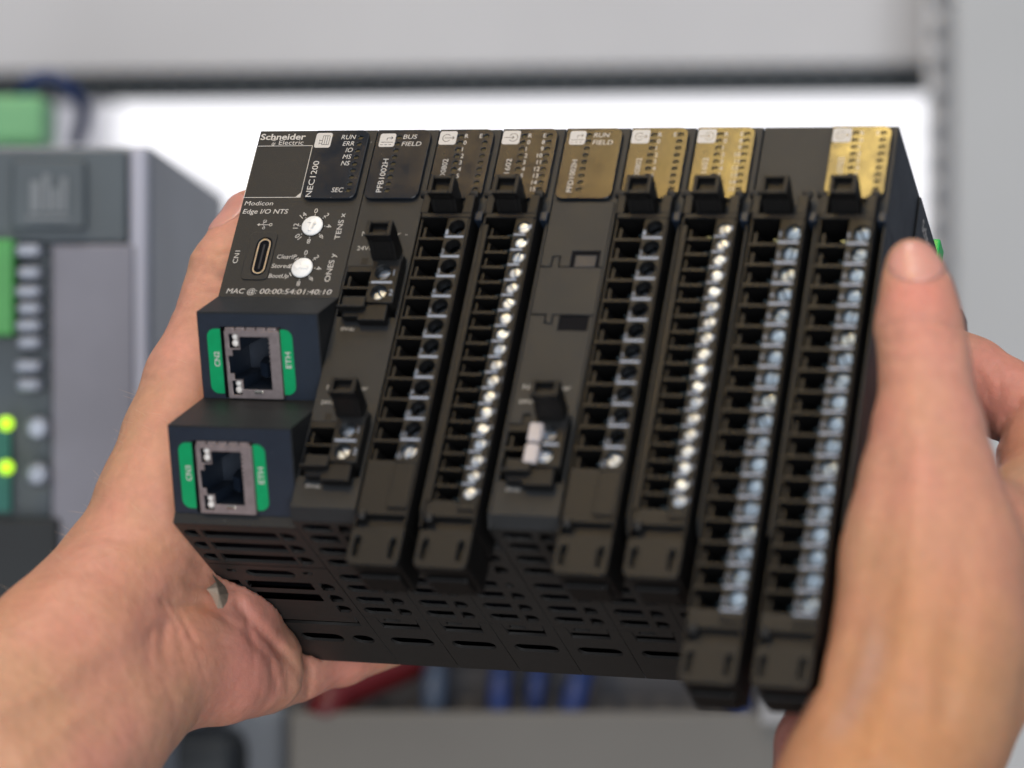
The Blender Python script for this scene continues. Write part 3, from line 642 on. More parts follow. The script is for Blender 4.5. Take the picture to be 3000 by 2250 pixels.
# ---------------- shared pieces of the long terminal blocks
def screw_mesh(r, rec, name='screw'):
    mb = MB(); mb.lathe_z([(0.05, -rec - 1.2), (r * 0.97, -rec - 1.2), (r * 0.97, -rec - 0.15), (r * 0.85, -rec), (0.05, -rec + 0.02)], 0, 0, 20, smooth=False)
    a = D2R(random.uniform(0, 180)); return mb
SCR = {}
def screw_variant(r, rec, wide=False):
    key = (r, rec, wide)
    if key not in SCR:
        L_ = []
        for k in range(6):
            ang = D2R(25 + 27 * k + random.uniform(-8, 8)); sw = 0.12; tilt = random.uniform(0.0, 0.5) if wide else random.uniform(-0.3, 0.3); tilt2 = random.uniform(-0.8, -0.2) if wide else random.uniform(-0.3, 0.3)
            # domed head split by a slot: two half discs
            mb = MB(); n = 12
            for sgn in (0, 1):
                base = ang + math.pi * sgn; off = Vector((math.cos(base + math.pi / 2), math.sin(base + math.pi / 2), 0)) * sw * r / 1.2
                ring = []
                for kk in range(n + 1):
                    q = base + math.pi * kk / n; ring.append(Vector((math.cos(q), math.sin(q), 0)))
                vs = [(off.x, off.y, -rec)]
                for rr, zz in ((0.60, 0.0), (0.88, -0.07), (0.98, -0.22), (0.98, -1.0)):
                    for v_ in ring: vs.append((off.x * 0.9 + v_.x * r * rr, off.y * 0.9 + v_.y * r * rr, -rec + zz + (v_.x * tilt + v_.y * tilt2) * r * 0.35))
                fs = [(0, 1 + i, 2 + i) for i in range(n)]
                for lv in range(3):
                    o1 = 1 + lv * (n + 1); o2 = o1 + n + 1
                    fs += [(o1 + i, o2 + i, o2 + i + 1, o1 + i + 1) for i in range(n)]
                    fs += [(o1, o1 + n, o2 + n, o2)] if lv >= 0 else []
                mb.add(vs, fs, True)
            L_.append(mb.mesh('screw')); L_[-1].materials.append(M['screw_blue' if wide else 'screw'])
        SCR[key] = L_
    return SCR[key]

def terminal_block(xm, n, pitch, y1, label, small=False, wide_bars=False, clean_end=0, stagger=0):
    """long pluggable terminal block: xm module edge, n ways, y1 first screw centre"""
    root = thing('terminal_block', label, 'terminal block', 'long terminal blocks plugged into the I/O modules'); root.matrix_world = DEV @ Matrix.Translation((xm * MM, 0, 0))
    FZ = 3.0; XL, XS, XR = 1.5, (8.7 if small else 7.9), 12.7
    r = 1.42 if small else (2.05 if wide_bars else 1.85)
    xc = 10.75 if small else 10.35
    if wide_bars: xc = 10.9
    ye = y1 + (n - 1) * pitch + pitch * 0.55
    y0 = 24.3
    yb = 122.3 if wide_bars else 100.3  # end of the plain plateau
    # face strip with screw holes
    holes = [circ(xc, y1 + i * pitch, r, 20) for i in range(n)]
    part('face_strip', curve_mesh('face_strip', [[(XS, y0 + .9), (XR, y0 + .9), (XR, ye + 0.1), (XS, ye + 0.1)]] + holes, FZ - 3.2, FZ, bevel=0.1), M['block_face'], root)
    # frame: right wall, left rail, top bar, floor
    fr = MB().box(XR - 0.05, XR + 0.45, y0, yb, -11, FZ - 0.25).box(XL - .55, XL, y0, yb, -11, FZ - 0.6 if small else FZ - 1.6)
    fr.box(XL, XR + .45, y0 - 0.3, y0 + 0.85, -9, FZ + 0.05)
    fr.box(XL, XR, y0, yb, -11, -7.0)
    if small: fr.box(XL, XL + 1.0, y0 + 2.4, ye, -6, FZ - 0.3)
    part('frame', fr, M['block'], root, bevel=0.12, seg=1)
    sv = screw_variant(r, 0.4 if small else 1.35, wide_bars); deep = screw_variant(r, 4.2)
    xi = XL + (1.0 if small else 0.0)
    for i in range(n):
        yy = y1 + i * pitch
        empty = stagger and i < n - 1
        me = (deep if empty else sv)[(i * 5 + int(xm)) % 6]
        o = link('screw', me, None, root, loc=(xc, yy, FZ))
        if i < n - 1 or True:
            link('divider', DIV[small], None, root, loc=(xi, yy + pitch * 0.5, 0))
        link('wire_clamp', CLA[small], None, root, loc=(xi, yy, 0))
    # plateau
    part('plateau', MB().box(XL, XR, ye, yb - 2.5, -7, FZ - 0.7).box(XS, XR - .1, ye + .12, yb - 4, FZ - 0.75, FZ - 0.1), M['block_face'], root, bevel=0.25)
    part('plateau_step', MB().box(XL + .2, XR, yb - 2.5, yb + .5, -7, FZ - 2.2), M['block'], root, bevel=0.2)
    part('end_knob', MB().lathe_z([(0.1, -3), (1.25, -3), (1.25, FZ - .6), (.95, FZ), (0.1, FZ)], XL + 1.2, yb - 2.2, 16), M['block'], root)
    # end plate with two long slots
    me = curve_mesh('end_plate', [rrect(XL - .2, XR + .3, yb + .5, yb + 9.2, 1.6, 5, (0, 0, 1, 1)), rrect(XL + 1.0, XL + 2.3, yb + 2.6, yb + 7.3, .6, 4), rrect(XR - 2.3, XR - 1.0, yb + 2.8, yb + 7.5, .6, 4)], FZ - 2.2, FZ - .6, bevel=0.2)
    part('end_plate', me, M['block_face'], root)
    part('end_shell', MB().box(XL, XR + .1, yb + .5, yb + 8.4, -11.5, FZ - 2.25).box(XL + 1, XR - 1, yb + 8.4, yb + 9.4, -10.5, -3.5), M['block'], root, bevel=0.5)
    # top: two posts with little knobs, and the pull handle between them
    part('post', MB().box(XL - .5, XL + 1.3, 19.3, y0 - .3, -2, FZ + .02), M['block'], root, bevel=0.2)
    part('post', MB().box(XR - 1.9, XR + .4, 19.3, y0 - .3, -2, FZ + .02), M['block'], root, bevel=0.2)
    for xk in (XL - 0.4, XR - 0.1):
        kb = MB().tube([(xk - 1.0, 18.9, FZ - .7), (xk + 1.0, 18.9, FZ - .7)], 0.85, 10).box(xk - .5, xk + .5, 17.9, 19.6, FZ - 1.6, FZ - 0.1)
        part('hinge_knob', kb, M['block'], root, bevel=0.1)
    handle(root, 3.7, 9.5, y0 - 0.4, 0.6, 17.3, 8.0, 4.7)
    pr = Print()
    for i in range(n):
        yy = y1 + i * pitch
        if small:
            pr.text(str(i + 1), XR - 0.62, yy + 0.35, h=1.05, anchor='c' if False else 'l', w=0.45 if i < 9 else 0.8)
            if i < n - 1: pr.bar(XS + .15, XR - 1.2, yy + pitch / 2 - 0.2, yy + pitch / 2 + 0.2)
        elif wide_bars:
            pr.text(str(i + 1), XS + .15, yy + 1.1, h=1.3, w=0.3 if i == 0 else (0.8 if i < 9 else 1.0))
            if i < n - 1 or True: pr.bar(XS + .05, XR - .3, yy + pitch / 2 - 0.28, yy + pitch / 2 + 0.26)
        else:
            pr.text(str(i + 1), XS + .12, yy + 1.95, h=1.35, w=0.55 if i < 9 else 0.95)
            if i < n - 1: pr.bar(XS + .1, XR - .35, yy + pitch / 2 - 0.24, yy + pitch / 2 + 0.24)
    o = pr.done('printed_numbers', FZ + 0.02, M['print_w'], root); o['kind'] = 'stuff'
    return root

def handle(root, x0, x1, yb, zb, yt, zt, fh):
    """ejector handle: an arm leaning out of the block, a pocket in its face"""
    xm0, xm1 = x0 + 0.95, x1 - 0.95
    mb = MB()
    prof = [(yt, zt), (yt + 0.2, zt - 2.2), (yb - 3.6, zb - 1.5), (yb, zb - 1.5), (yb, zb + .8), (yt + fh, zt - 2.6), (yt + fh, zt)]
    def arm(a, b, p): mb.prism_x(p, a, b)
    arm(x0, xm0, prof); arm(xm1, x1, prof)
    inner = [(yt + .15, zt - 1.6), (yt + 0.2, zt - 2.2), (yb - 3.6, zb - 1.5), (yb, zb - 1.5), (yb, zb + .8), (yt + fh, zt - 2.6), (yt + fh, zt - 1.6)]
    arm(xm0, xm1, inner)
    arm(xm0, xm1, [(yt, zt), (yt, zt - 1.6), (yt + .85, zt - 1.6), (yt + .85, zt)])
    arm(xm0, xm1, [(yt + fh - .8, zt), (yt + fh - .8, zt - 1.6), (yt + fh, zt - 1.6), (yt + fh, zt)])
    part('pull_handle', mb, M['block'], root, bevel=0.18)

DIV = {}; CLA = {}
for sm in (False, True):
    L_ = 5.1 if sm else 6.35; pt = 3.8 if sm else 5.06
    DIV[sm] = MB().box(0, L_ + .1, -0.32, 0.32, -7, 1.9 if sm else 2.2).box(0.75 if not sm else 0.5, 1.35 if not sm else .9, -pt * 0.62, -0.32, -7, 1.7).prism_y([(1.3, 1.5), (1.3, -6.5), (4.2, -6.5)], -pt * 0.55, -.33).mesh('divider'); DIV[sm].materials.append(M['block'])
    CLA[sm] = MB().box(4.2 if not sm else 3.3, L_ - 0.3, -0.72 * pt / 5.06, -0.56 * pt / 5.06, -6, -1.2).box(4.4 if not sm else 3.5, L_, -0.4 * pt / 5.06, 0.5 * pt / 5.06, -6, -3.2).mesh('wire_clamp'); CLA[sm].materials.append(M['clamp'])

def small_plug(xm, y1, label, tabs=False):
    """two-way power plug; y1 centre of its first screw"""
    root = thing('power_plug', label, 'power plug', 'two-way power plugs'); root.matrix_world = DEV @ Matrix.Translation((xm * MM, 0, 0))
    FZ = 3.0; XS, XR = 7.6, 14.1; y0 = y1 - 3.3; ye = y1 + 5.06 + 2.6; xc = 10.4
    part('face_strip', curve_mesh('face_strip', [[(XS, y0), (XR, y0), (XR, ye), (XS, ye)], circ(xc, y1, 1.8), circ(xc, y1 + 5.06, 1.8)], -1, FZ, bevel=0.15), M['block_face'], root)
    fr = MB().box(XR - .1, XR + .02, y0, ye, -8.5, FZ - .3).box(0.5, XR, y0, ye + 2, -8.8, -7).box(0.45, XR - .2, y0 - .4, y0 + 1.4, -8, -0.1).box(3.2, 4.9, y0 - 2.2, y0 - .4, -3, .03)
    part('frame', fr, M['block_face'], root, bevel=0.12, seg=1)
    sv = screw_variant(1.8, 1.6)
    for i in range(2):
        link('screw', sv[(i * 2 + int(xm)) % 6], None, root, loc=(xc, y1 + i * 5.06, FZ))
        link('divider', DIV[False], None, root, loc=(0.6, y1 + i * 5.06 + 2.6, -1.6))
        link('wire_clamp', CLA[False], None, root, loc=(0.8, y1 + i * 5.06, -1.2))
    handle(root, 7.2, 13.2, y0 + .2, 2.6, y0 - 5.8, 10.0, 4.0)
    part('shoulder', MB().box(12.2, 14.05, y0 - 1.6, y0 + .1, -1, 2.2), M['block'], root, bevel=.15)
    part('latch_tab', MB().box(2.6, 8.0, ye - 1.2, ye + 1.4, -4, FZ + .6).box(1.6, 7.6, ye + 1.1, ye + 1.7, -1, FZ + .9), M['block_face'], root, bevel=0.25)
    part('latch_tab', MB().box(6.4, 13.0, ye - .1, ye + 4.2, -4, 2.4).box(2.6, 6.6, ye + 1.4, ye + 3.2, -.6, 2.2), M['block'], root, bevel=0.3)
    if tabs:
        for i in range(2):
            part('push_tab', MB().box(6.2, 9.2, y1 - 2.1 + i * 5.0, y1 + 2.3 + i * 5.0, 1.5, FZ + 1.0), M['tab'], root, bevel=0.5, seg=3)
    pr = Print(); tx = XR - 1.15
    if not tabs: pr.text('1', tx, y1 + .8, h=1.5).text('2', tx - .05, y1 + 5.86, h=1.5)
    else: pr.text('1', 9.5, y1 + .8, h=1.4).text('2', 9.5, y1 + 5.8, h=1.4)
    pr.bar(XS + .6 if not tabs else 9.6, XR - 1.0, y1 + 2.3, y1 + 2.85)
    pr.done('printed_numbers', FZ + .02, M['print_w'], root)
    return root

def leds2(): return [(5.75, 2.45 + 1.765 * k) for k in range(9)], [(11.75, 2.45 + 1.765 * k) for k in range(9)]
PX = [W0 + i * PITCH for i in range(7)]
# module 2: power
m2 = module_root('power_module', PX[0], 'slim charcoal power module with two small plugs, between network module and first terminal block', 'power module')
slim_housing(m2, PITCH, [(36.0, 49.0), (75.0, 88.2)])
def pr2(p):
    p.text('BUS', 7.0, 3.05, w=3.3, h=1.2, shear=0.1).text('FIELD', 7.0, 4.95, w=4.7, h=1.2, shear=0.1).text('PFB1002H', 4.7, 17.3, w=8.9, h=1.4, ang=90)
pn = led_panel(m2, 0.55, [(5.9, 2.6 + 1.765 * k) for k in range(9)], pr2); icon_tile(None, 1.4, 1.6, 3.8, 3.6, 'power', pn)
p = Print(); p.text('NEC power  -', 2.0, 28.2, w=10.8, h=1.3).text('24Vdc', 1.6, 31.9, w=4.4, h=1.15).text('0Vdc', 2.2, 52.5, w=3.3, h=1.0).text('NTS power', 2.2, 67.2, w=9.6, h=1.2).text('24Vdc', 1.6, 70.8, w=3.6, h=1.0).text('0Vdc', 2.6, 91.0, w=3.4, h=1.0)
p.done('lettering', 0.02, M['sidelabel'], m2)
underside(m2, PITCH, 0); inner_box(m2, PITCH, -3)
small_plug(PX[0], 39.3, 'black two-way power plug, higher of the two beside the ethernet ports')
small_plug(PX[0], 78.4, 'black two-way power plug, lower of the two beside the ethernet ports')

def io_module(i, name, label, kind, nums, model, w=PITCH, px=0.0):
    m = module_root(name, PX[i], label, 'I/O module'); slim_housing(m, w, 'block')
    def f(p):
        A, Bq = leds2(); rows = [a[1] for a in A]
        p.text('R', px + 6.75, rows[0] + .5, h=1.15).text('E', px + 10.9, rows[0] + .5, h=1.15, anchor='r')
        for k in range(8): p.text(str(k), px + 6.75, rows[k + 1] + .5, h=1.15)
        if nums:
            for k in range(8): p.text(str(k + 8), px + 10.9, rows[k + 1] + .5, h=1.15, anchor='r')
        p.text(model, px + 4.0, 16.5, w=8.0, h=1.3, ang=90)
    A, Bq = leds2()
    pn = led_panel(m, px + 0.55, [(x + px, y) for x, y in A + Bq], f); icon_tile(None, px + .75, 1.1, 4.1, 3.6, kind, pn)
    part('end_tab', MB().box(w - 2.0, w - .15, 22.2, 24.6, -4, 1.0), M['rj_face'], m, bevel=.3)
    if w > 20:
        part('end_tab', MB().box(w / 2 - 1.9, w / 2 - .15, 22.2, 24.6, -4, 1.0), M['rj_face'], m, bevel=.3)
        part('channel_rib', MB().box(14.1, 14.9, 24.1, H - .1, -11.4, -.4), M['housing'], m, bevel=.2)
    inner_box(m, w, -12.5); underside(m, PITCH, 0, z_front=-12.6) if w < 20 else None
    if w > 20:
        underside(m, PITCH, 0, z_front=-12.6)
        for o in [c for c in m.children if c.name.startswith(('vent_plate', 'base_plate'))]:
            c = o.copy(); COL.objects.link(c); c.parent = m; c.location = ((w - PITCH) * MM, 0, 0)
    return m
io_module(1, 'output_module', 'charcoal output module whose grey window reads R, E and 0 to 5', 'out', False, 'DDO0802')
io_module(2, 'input_module', 'charcoal input module whose window numbers run from 0 to 15', 'in', True, 'DDI1602')
terminal_block(PX[1], 12, 5.02, 27.6, 'black twelve-way terminal block of deep open screw holes, beside the power module', stagger=1)
terminal_block(PX[2], 18, 3.80, 27.6, 'black eighteen-way terminal block of bright small screws, next to the plain cover module', small=True)
# module 5: power distribution
m5 = module_root('distribution_module', PX[3], 'slim charcoal power distribution module with a blank cover and one plug with white tabs', 'power module')
slim_housing(m5, PITCH, [(74.5, 87.8)])
def pr5(p): p.text('RUN', 7.0, 3.0, w=3.6, h=1.2, shear=0.1).text('FIELD', 7.0, 4.9, w=4.7, h=1.2, shear=0.1).text('PFD1002H', 4.3, 17.3, w=8.4, h=1.3, ang=90)
pn = led_panel(m5, 0.55, [(5.9, 2.45 + 1.765 * k) for k in range(9)], pr5); icon_tile(None, 1.5, 1.3, 3.7, 3.6, 'power', pn)
part('cover_gap', MB().box(0.35, 14.35, 19.5, 74.2, 0.005, 0.02), M['dark'], m5)
cover = curve_mesh('blank_cover', [[(0.3, 36.1), (2.9, 36.1), (2.9, 33.5), (4.3, 33.5), (4.3, 36.1), (14.4, 36.1), (14.4, 47.8), (7.6, 47.8), (5.2, 47.8), (5.2, 49.9), (3.9, 49.9), (3.9, 47.8), (0.3, 47.8)]], 0.0, 0.35, bevel=0.12)
part('blank_cover', cover, M['housing'], m5)
part('upper_plate', curve_mesh('upper_plate', [[(0.3, 19.4), (14.4, 19.4), (14.4, 35.85), (13.4, 35.85), (13.4, 31.9), (6.9, 31.9), (6.9, 35.85), (4.6, 35.85), (4.6, 33.2), (2.6, 33.2), (2.6, 35.85), (0.3, 35.85)]], 0.0, 0.35, bevel=0.1), M['housing'], m5)
part('release_slot', MB().box(7.0, 13.3, 32.0, 35.8, .0, .04), M['dark'], m5)
part('release_key', MB().box(7.9, 12.6, 33.0, 35.9, 0, .25), M['rj_face'], m5, bevel=.1)
part('lower_plate', curve_mesh('lower_plate', [[(0.3, 48.1), (3.6, 48.1), (3.6, 50.2), (5.5, 50.2), (5.5, 48.1), (6.9, 48.1), (6.9, 51.8), (13.6, 51.8), (13.6, 48.1), (14.4, 48.1), (14.4, 74.3), (4.8, 74.3), (4.8, 72.0), (3.0, 72.0), (3.0, 74.3), (0.3, 74.3)]], 0.0, 0.35, bevel=0.1), M['housing'], m5)
part('release_slot', MB().box(7.0, 13.5, 48.15, 51.7, .0, .04), M['dark'], m5)
p = Print(); p.text('NEC power', 1.9, 66.2, w=10.6, h=1.2).text('24Vdc', 1.6, 69.6, w=3.6, h=1.0).done('lettering', 0.37, M['sidelabel'], m5)
p = Print(); p.text('0Vdc', 2.4, 90.2, w=3.2, h=1.0).done('lettering', 0.02, M['sidelabel'], m5)
underside(m5, PITCH, 0); inner_box(m5, PITCH, -3)
small_plug(PX[3], 77.9, 'black power plug with two white push tabs', tabs=True)
io_module(4, 'output_module', 'charcoal output module beside the plain cover module, its window glazed with yellow light', 'out', False, 'DDO0802')
io_module(5, 'input_module', 'charcoal input module with a golden reflecting window, next to the double width module', 'in', True, 'DDI1602')
terminal_block(PX[4], 12, 5.06, 27.6, 'black twelve-way terminal block of deep open screw holes, beside the white push tabs', stagger=1)
terminal_block(PX[5], 18, 3.80, 27.8, 'black eighteen-way terminal block of small screws glinting gold', small=True)
m8 = io_module(6, 'relay_module', 'double width charcoal relay module with a plain plate beside its golden window', 'out', False, 'DRA0702', w=29.7, px=14.9)
terminal_block(PX[6] - 0.1, 18, 4.99, 28.6, 'long eighteen-way terminal block of big bluish screws, next to the golden screws', wide_bars=True)
terminal_block(PX[6] + 14.6, 18, 4.99, 28.8, 'long eighteen-way terminal block of big bluish screws, against the thumb', wide_bars=True)
# right flank of the last module
SIDE = Matrix(((0, 0, 1, 29.7 * MM), (0, 1, 0, 0), (-1, 0, 0, 0), (0, 0, 0, 1)))    # sheet (a=-z, y) facing +x
s = Print(); s.text('Schneider', 31.5, 6.2, w=17.0, h=3.0, bold=0.02, ang=0).text('Electric', 38.5, 9.0, w=10.0, h=2.2)
s.done('lettering', 0.04, M['sidelabel'], m8, mtx=SIDE)
me = curve_mesh('side_plate', [rrect(26.5, DEP - 1, 0.6, 90, 1.0, 3)], 0, 0.4, bevel=0.1); me.transform(SIDE)
part('side_plate', me, M['housing'], m8)
for o_c in [c for c in m8.children if c.name.startswith('lettering')]: o_c.data.transform(Matrix.Translation((0.0004, 0, 0)))
part('release_lever', MB().box(27.6, 30.6, -2.6, 3, -55.2, -49.6), M['latchgreen'], m8, bevel=0.5)
part('rail_hook', MB().prism_x([(-1, -77), (-3.5, -83), (-7.6, -90), (-9.0, -97), (-5.5, -100.5), (-1.0, -97), (3, -86), (3, -76), (0, -76)], 22.5, 29.2), M['rj_face'], m8, bevel=0.6)

# ================================================================== HANDS
def grid_mesh(name, f, lo, hi, h):
    """surface-nets polygonisation of f < 0 (camera millimetres)"""
    K = 5; nc = [int(math.ceil((hi[i] - lo[i]) / (h * K))) + 1 for i in range(3)]; n = tuple((c - 1) * K + 1 for c in nc)
    ca = [lo[i] + np.arange(nc[i]) * h * K for i in range(3)]
    Cg = np.stack(np.meshgrid(*ca, indexing='ij'), -1).astype(np.float32); CV = f(Cg)
    near = np.abs(CV) < h * K * 1.9
    nb = near.copy()
    for d in range(3):                      # grow by one so that every block touching the surface is covered
        nb |= np.roll(nb, 1, d) | np.roll(nb, -1, d)
    ci = [np.clip(np.rint(np.arange(n[i]) / K).astype(int), 0, nc[i] - 1) for i in range(3)]
    V = CV[np.ix_(*ci)].astype(np.float32); mask = near[np.ix_(*ci)]
    q_ = np.argwhere(mask); Pf = (q_ * h + np.array(lo)).astype(np.float32); out = np.empty(len(Pf), np.float32)
    for a in range(0, len(Pf), 400000): out[a:a + 400000] = f(Pf[a:a + 400000])
    V[mask] = out
    ins = V < 0
    cnt = np.zeros((n[0] - 1, n[1] - 1, n[2] - 1), np.float32); acc = np.zeros(cnt.shape + (3,), np.float32)
    def sl(d, o): return slice(o, n[d] - 1 + o)
    offs = [(a, b, c) for a in (0, 1) for b in (0, 1) for c in (0, 1)]
    for a in offs:
        for d in range(3):
            if a[d] == 1: continue
            b = list(a); b[d] = 1
            va = V[sl(0, a[0]), sl(1, a[1]), sl(2, a[2])]; vb = V[sl(0, b[0]), sl(1, b[1]), sl(2, b[2])]
            cr = (va < 0) != (vb < 0); t = np.where(cr, va / (va - vb + 1e-12), 0)
            cnt += cr
            for k in range(3): acc[..., k] += np.where(cr, a[k] + (t if k == d else 0), 0)
    act = cnt > 0; idx = -np.ones(cnt.shape, np.int32); idx[act] = np.arange(act.sum())
    ijk = np.argwhere(act); vp = (ijk + acc[act] / cnt[act][:, None]) * h + np.array(lo)
    faces = []
    for d in range(3):
        e, g_ = (d + 1) % 3, (d + 2) % 3
        A = ins[tuple(slice(0, n[k] - 1) if k == d else slice(1, n[k] - 1) for k in range(3))]
        Bn = ins[tuple(slice(1, n[k]) if k == d else slice(1, n[k] - 1) for k in range(3))]
        q = np.argwhere(A != Bn); 
        if not len(q): continue
        q = q + np.array([0 if k == d else 1 for k in range(3)])
        sgn = ins[q[:, 0], q[:, 1], q[:, 2]]
        ve, vg = np.eye(3, dtype=int)[e], np.eye(3, dtype=int)[g_]
        c = [idx[tuple((q - o_).T)] for o_ in (ve + vg, vg, 0 * ve, ve)]
        F = np.stack(c, 1); F[~sgn] = F[~sgn][:, ::-1]; faces.append(F[(F >= 0).all(1)])
    F = np.concatenate(faces)
    wv = np.stack([vp[:, 0], vp[:, 2], -vp[:, 1]], 1) * MM + np.array(CAM)
    me = bpy.data.meshes.new(name); me.vertices.add(len(wv)); me.vertices.foreach_set('co', wv.ravel())
    me.loops.add(F.size); me.loops.foreach_set('vertex_index', F.ravel().astype(np.int32))
    me.polygons.add(len(F)); me.polygons.foreach_set('loop_start', np.arange(0, F.size, 4, dtype=np.int32)); me.polygons.foreach_set('loop_total', np.full(len(F), 4, np.int32))
    me.update(calc_edges=True); me.polygons.foreach_set('use_smooth', np.ones(len(F), bool)); me.validate()
    return me, vp
def px3(u, v, d): return np.array([(u - 1500) / FPX * d, (v - 1125) / FPX * d, d])
def seg_d(P_, a, b, ra, rb, sq=None):
    ab = b - a; t = np.clip(((P_ - a) @ ab) / (ab @ ab), 0, 1)
    return np.linalg.norm(P_ - (a + t[..., None] * ab), axis=-1) - (ra + (rb - ra) * t)
def smin(a, b, k):
    h_ = np.clip(0.5 + 0.5 * (b - a) / k, 0, 1); return b * (1 - h_) + a * h_ - k * h_ * (1 - h_)
Rn = np.array(ROT); Tn = np.array(TR)
def dev_box(P_, b0, b1):
    q = (P_ - Tn) @ Rn; q = q * np.array([1, 1, -1]); c = (np.array(b0) + b1) / 2; e = (np.array(b1) - b0) / 2
    d = np.abs(q - c) - e
    return np.linalg.norm(np.maximum(d, 0), axis=-1) + np.minimum(d.max(-1), 0)
def clear_device(P_, d, gap=0.15):
    for b0, b1 in (((0, 0, -DEP), (148.8, H, 0.3)), ((0, 44, -6), (29, 58, 8)), ((0, 72, -6), (29, 86, 8)), ((119, 20, -12), (148.0, 130, 3.5)), ((44, 20, -12), (119, 108, 3.5))):
        d = np.maximum(d, -(dev_box(P_, b0, b1) - gap))
    return d

person = thing('person', 'bare hands and forearms gripping the black I/O assembly from either side', 'person', None, Matrix.Translation(at_px(1500, 2300, 600)))
def chains_sdf(chains, k, creases):
    def f(P_):
        d = None
        for ch, kk in chains:
            dc = None
            for (p, r_), (q, s_) in zip(ch[:-1], ch[1:]):
                x = seg_d(P_, p, q, r_, s_); dc = x if dc is None else smin(dc, x, 2.0)
            d = dc if d is None else smin(d, dc, kk)
        if creases:                         # folds: grooves pressed into the side of the hand that they lie on
            nearS = np.abs(d) < 3.0
            Q = P_[nearS]; dq = d[nearS]; q2 = Q[:, :2] / Q[:, 2:3] * 650
            for pts, depth, wdt in creases:
                m_ = np.full(len(Q), 99.0); dz = np.full(len(Q), 99.0)
                for a, b in zip(pts[:-1], pts[1:]):
                    a2, b2 = a[:2] / a[2] * 650, b[:2] / b[2] * 650; ab = b2 - a2; t = np.clip(((q2 - a2) @ ab) / (ab @ ab), 0, 1)
                    x = np.linalg.norm(q2 - (a2 + t[:, None] * ab), axis=1); zz = np.abs(Q[:, 2] - (a[2] + (b[2] - a[2]) * t) + 4)
                    c_ = x < m_; m_ = np.where(c_, x, m_); dz = np.where(c_, zz, dz)
                dq = dq + depth * np.exp(-(m_ / wdt) ** 2) * np.exp(-(dz / 14) ** 4)
            d = d.copy(); d[nearS] = dq
        return clear_device(P_, d)
    return f
def C_(*pts): return [(px3(u, v, d), r_) for u, v, d, r_ in pts]
def Dv(*pts): return [(np.array(dev_cam(x, y, z)), r_) for x, y, z, r_ in pts]
def crease(depth, wdt, *pts): return ([px3(*p) for p in pts], depth * 1.25, wdt)
def set_flush(me, vp, spots, veins=(), tan_shades=()):
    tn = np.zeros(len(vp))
    for (u, v, d, r_, a) in tan_shades: tn = np.maximum(tn, a * np.exp(-(np.linalg.norm(vp - px3(u, v, d), axis=1) / r_) ** 2))  # orange skin tone and the painted shadow rim of the forearm
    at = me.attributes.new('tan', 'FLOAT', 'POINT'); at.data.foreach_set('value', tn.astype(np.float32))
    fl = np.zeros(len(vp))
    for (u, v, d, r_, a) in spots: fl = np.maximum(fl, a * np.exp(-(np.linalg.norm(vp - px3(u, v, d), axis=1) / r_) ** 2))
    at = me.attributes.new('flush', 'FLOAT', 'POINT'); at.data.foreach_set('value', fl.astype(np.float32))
    ve = np.zeros(len(vp))
    for amp, wd, pts in veins:
        pts = [px3(*p) for p in pts]
        for a, b in zip(pts[:-1], pts[1:]): ve = np.maximum(ve, amp * np.exp(-(np.abs(seg_d(vp, a, b, 0, 0)) / wd) ** 2))
    av = me.attributes.new('vein', 'FLOAT', 'POINT'); av.data.foreach_set('value', ve.astype(np.float32))

# --- hand under the network module (thumb along its flank)
thumbL = C_((738, 640, 676, 6.9), (700, 715, 672, 7.4), (672, 795, 668, 9.2), (652, 870, 666, 9.2), (640, 950, 664, 10.2), (572, 1120, 658, 11.6), (520, 1290, 653, 12.6), (478, 1470, 648, 14.0))
chL = [(thumbL, 2), (C_((478, 1470, 648, 14.0), (370, 1680, 642, 15.6), (200, 1900, 622, 17.5), (-120, 2200, 598, 20)), 5),
       (C_((600, 1860, 655, 15.5), (450, 1945, 641, 15.5), (260, 2130, 620, 17.5), (0, 2400, 596, 22)), 6),
       (C_((540, 1580, 657, 15), (620, 1780, 662, 15.5), (700, 1920, 665, 12.5)), 6),
       (C_((520, 1975, 646, 12.0), (640, 1975, 653, 11.3), (770, 1965, 666, 9.8)), 5),
       (C_((770, 1985, 674, 8.8), (870, 1958, 684, 7.6), (905, 1945, 687, 7.0), (1000, 1925, 693, 6.8), (1150, 1880, 701, 6.0)), 3),
       (Dv((-6, 84, -62, 10), (4, 82, -89, 7.5), (30, 76, -89, 7.2), (56, 66, -86, 6.6)), 4),
       (Dv((-7, 70, -60, 10), (2, 68, -89, 7.6), (30, 60, -90, 7.2), (54, 52, -86, 6.6)), 4),
       (Dv((-8, 56, -56, 10), (0, 54, -88, 7.6), (26, 46, -90, 7.2), (46, 38, -86, 6.6)), 4)]
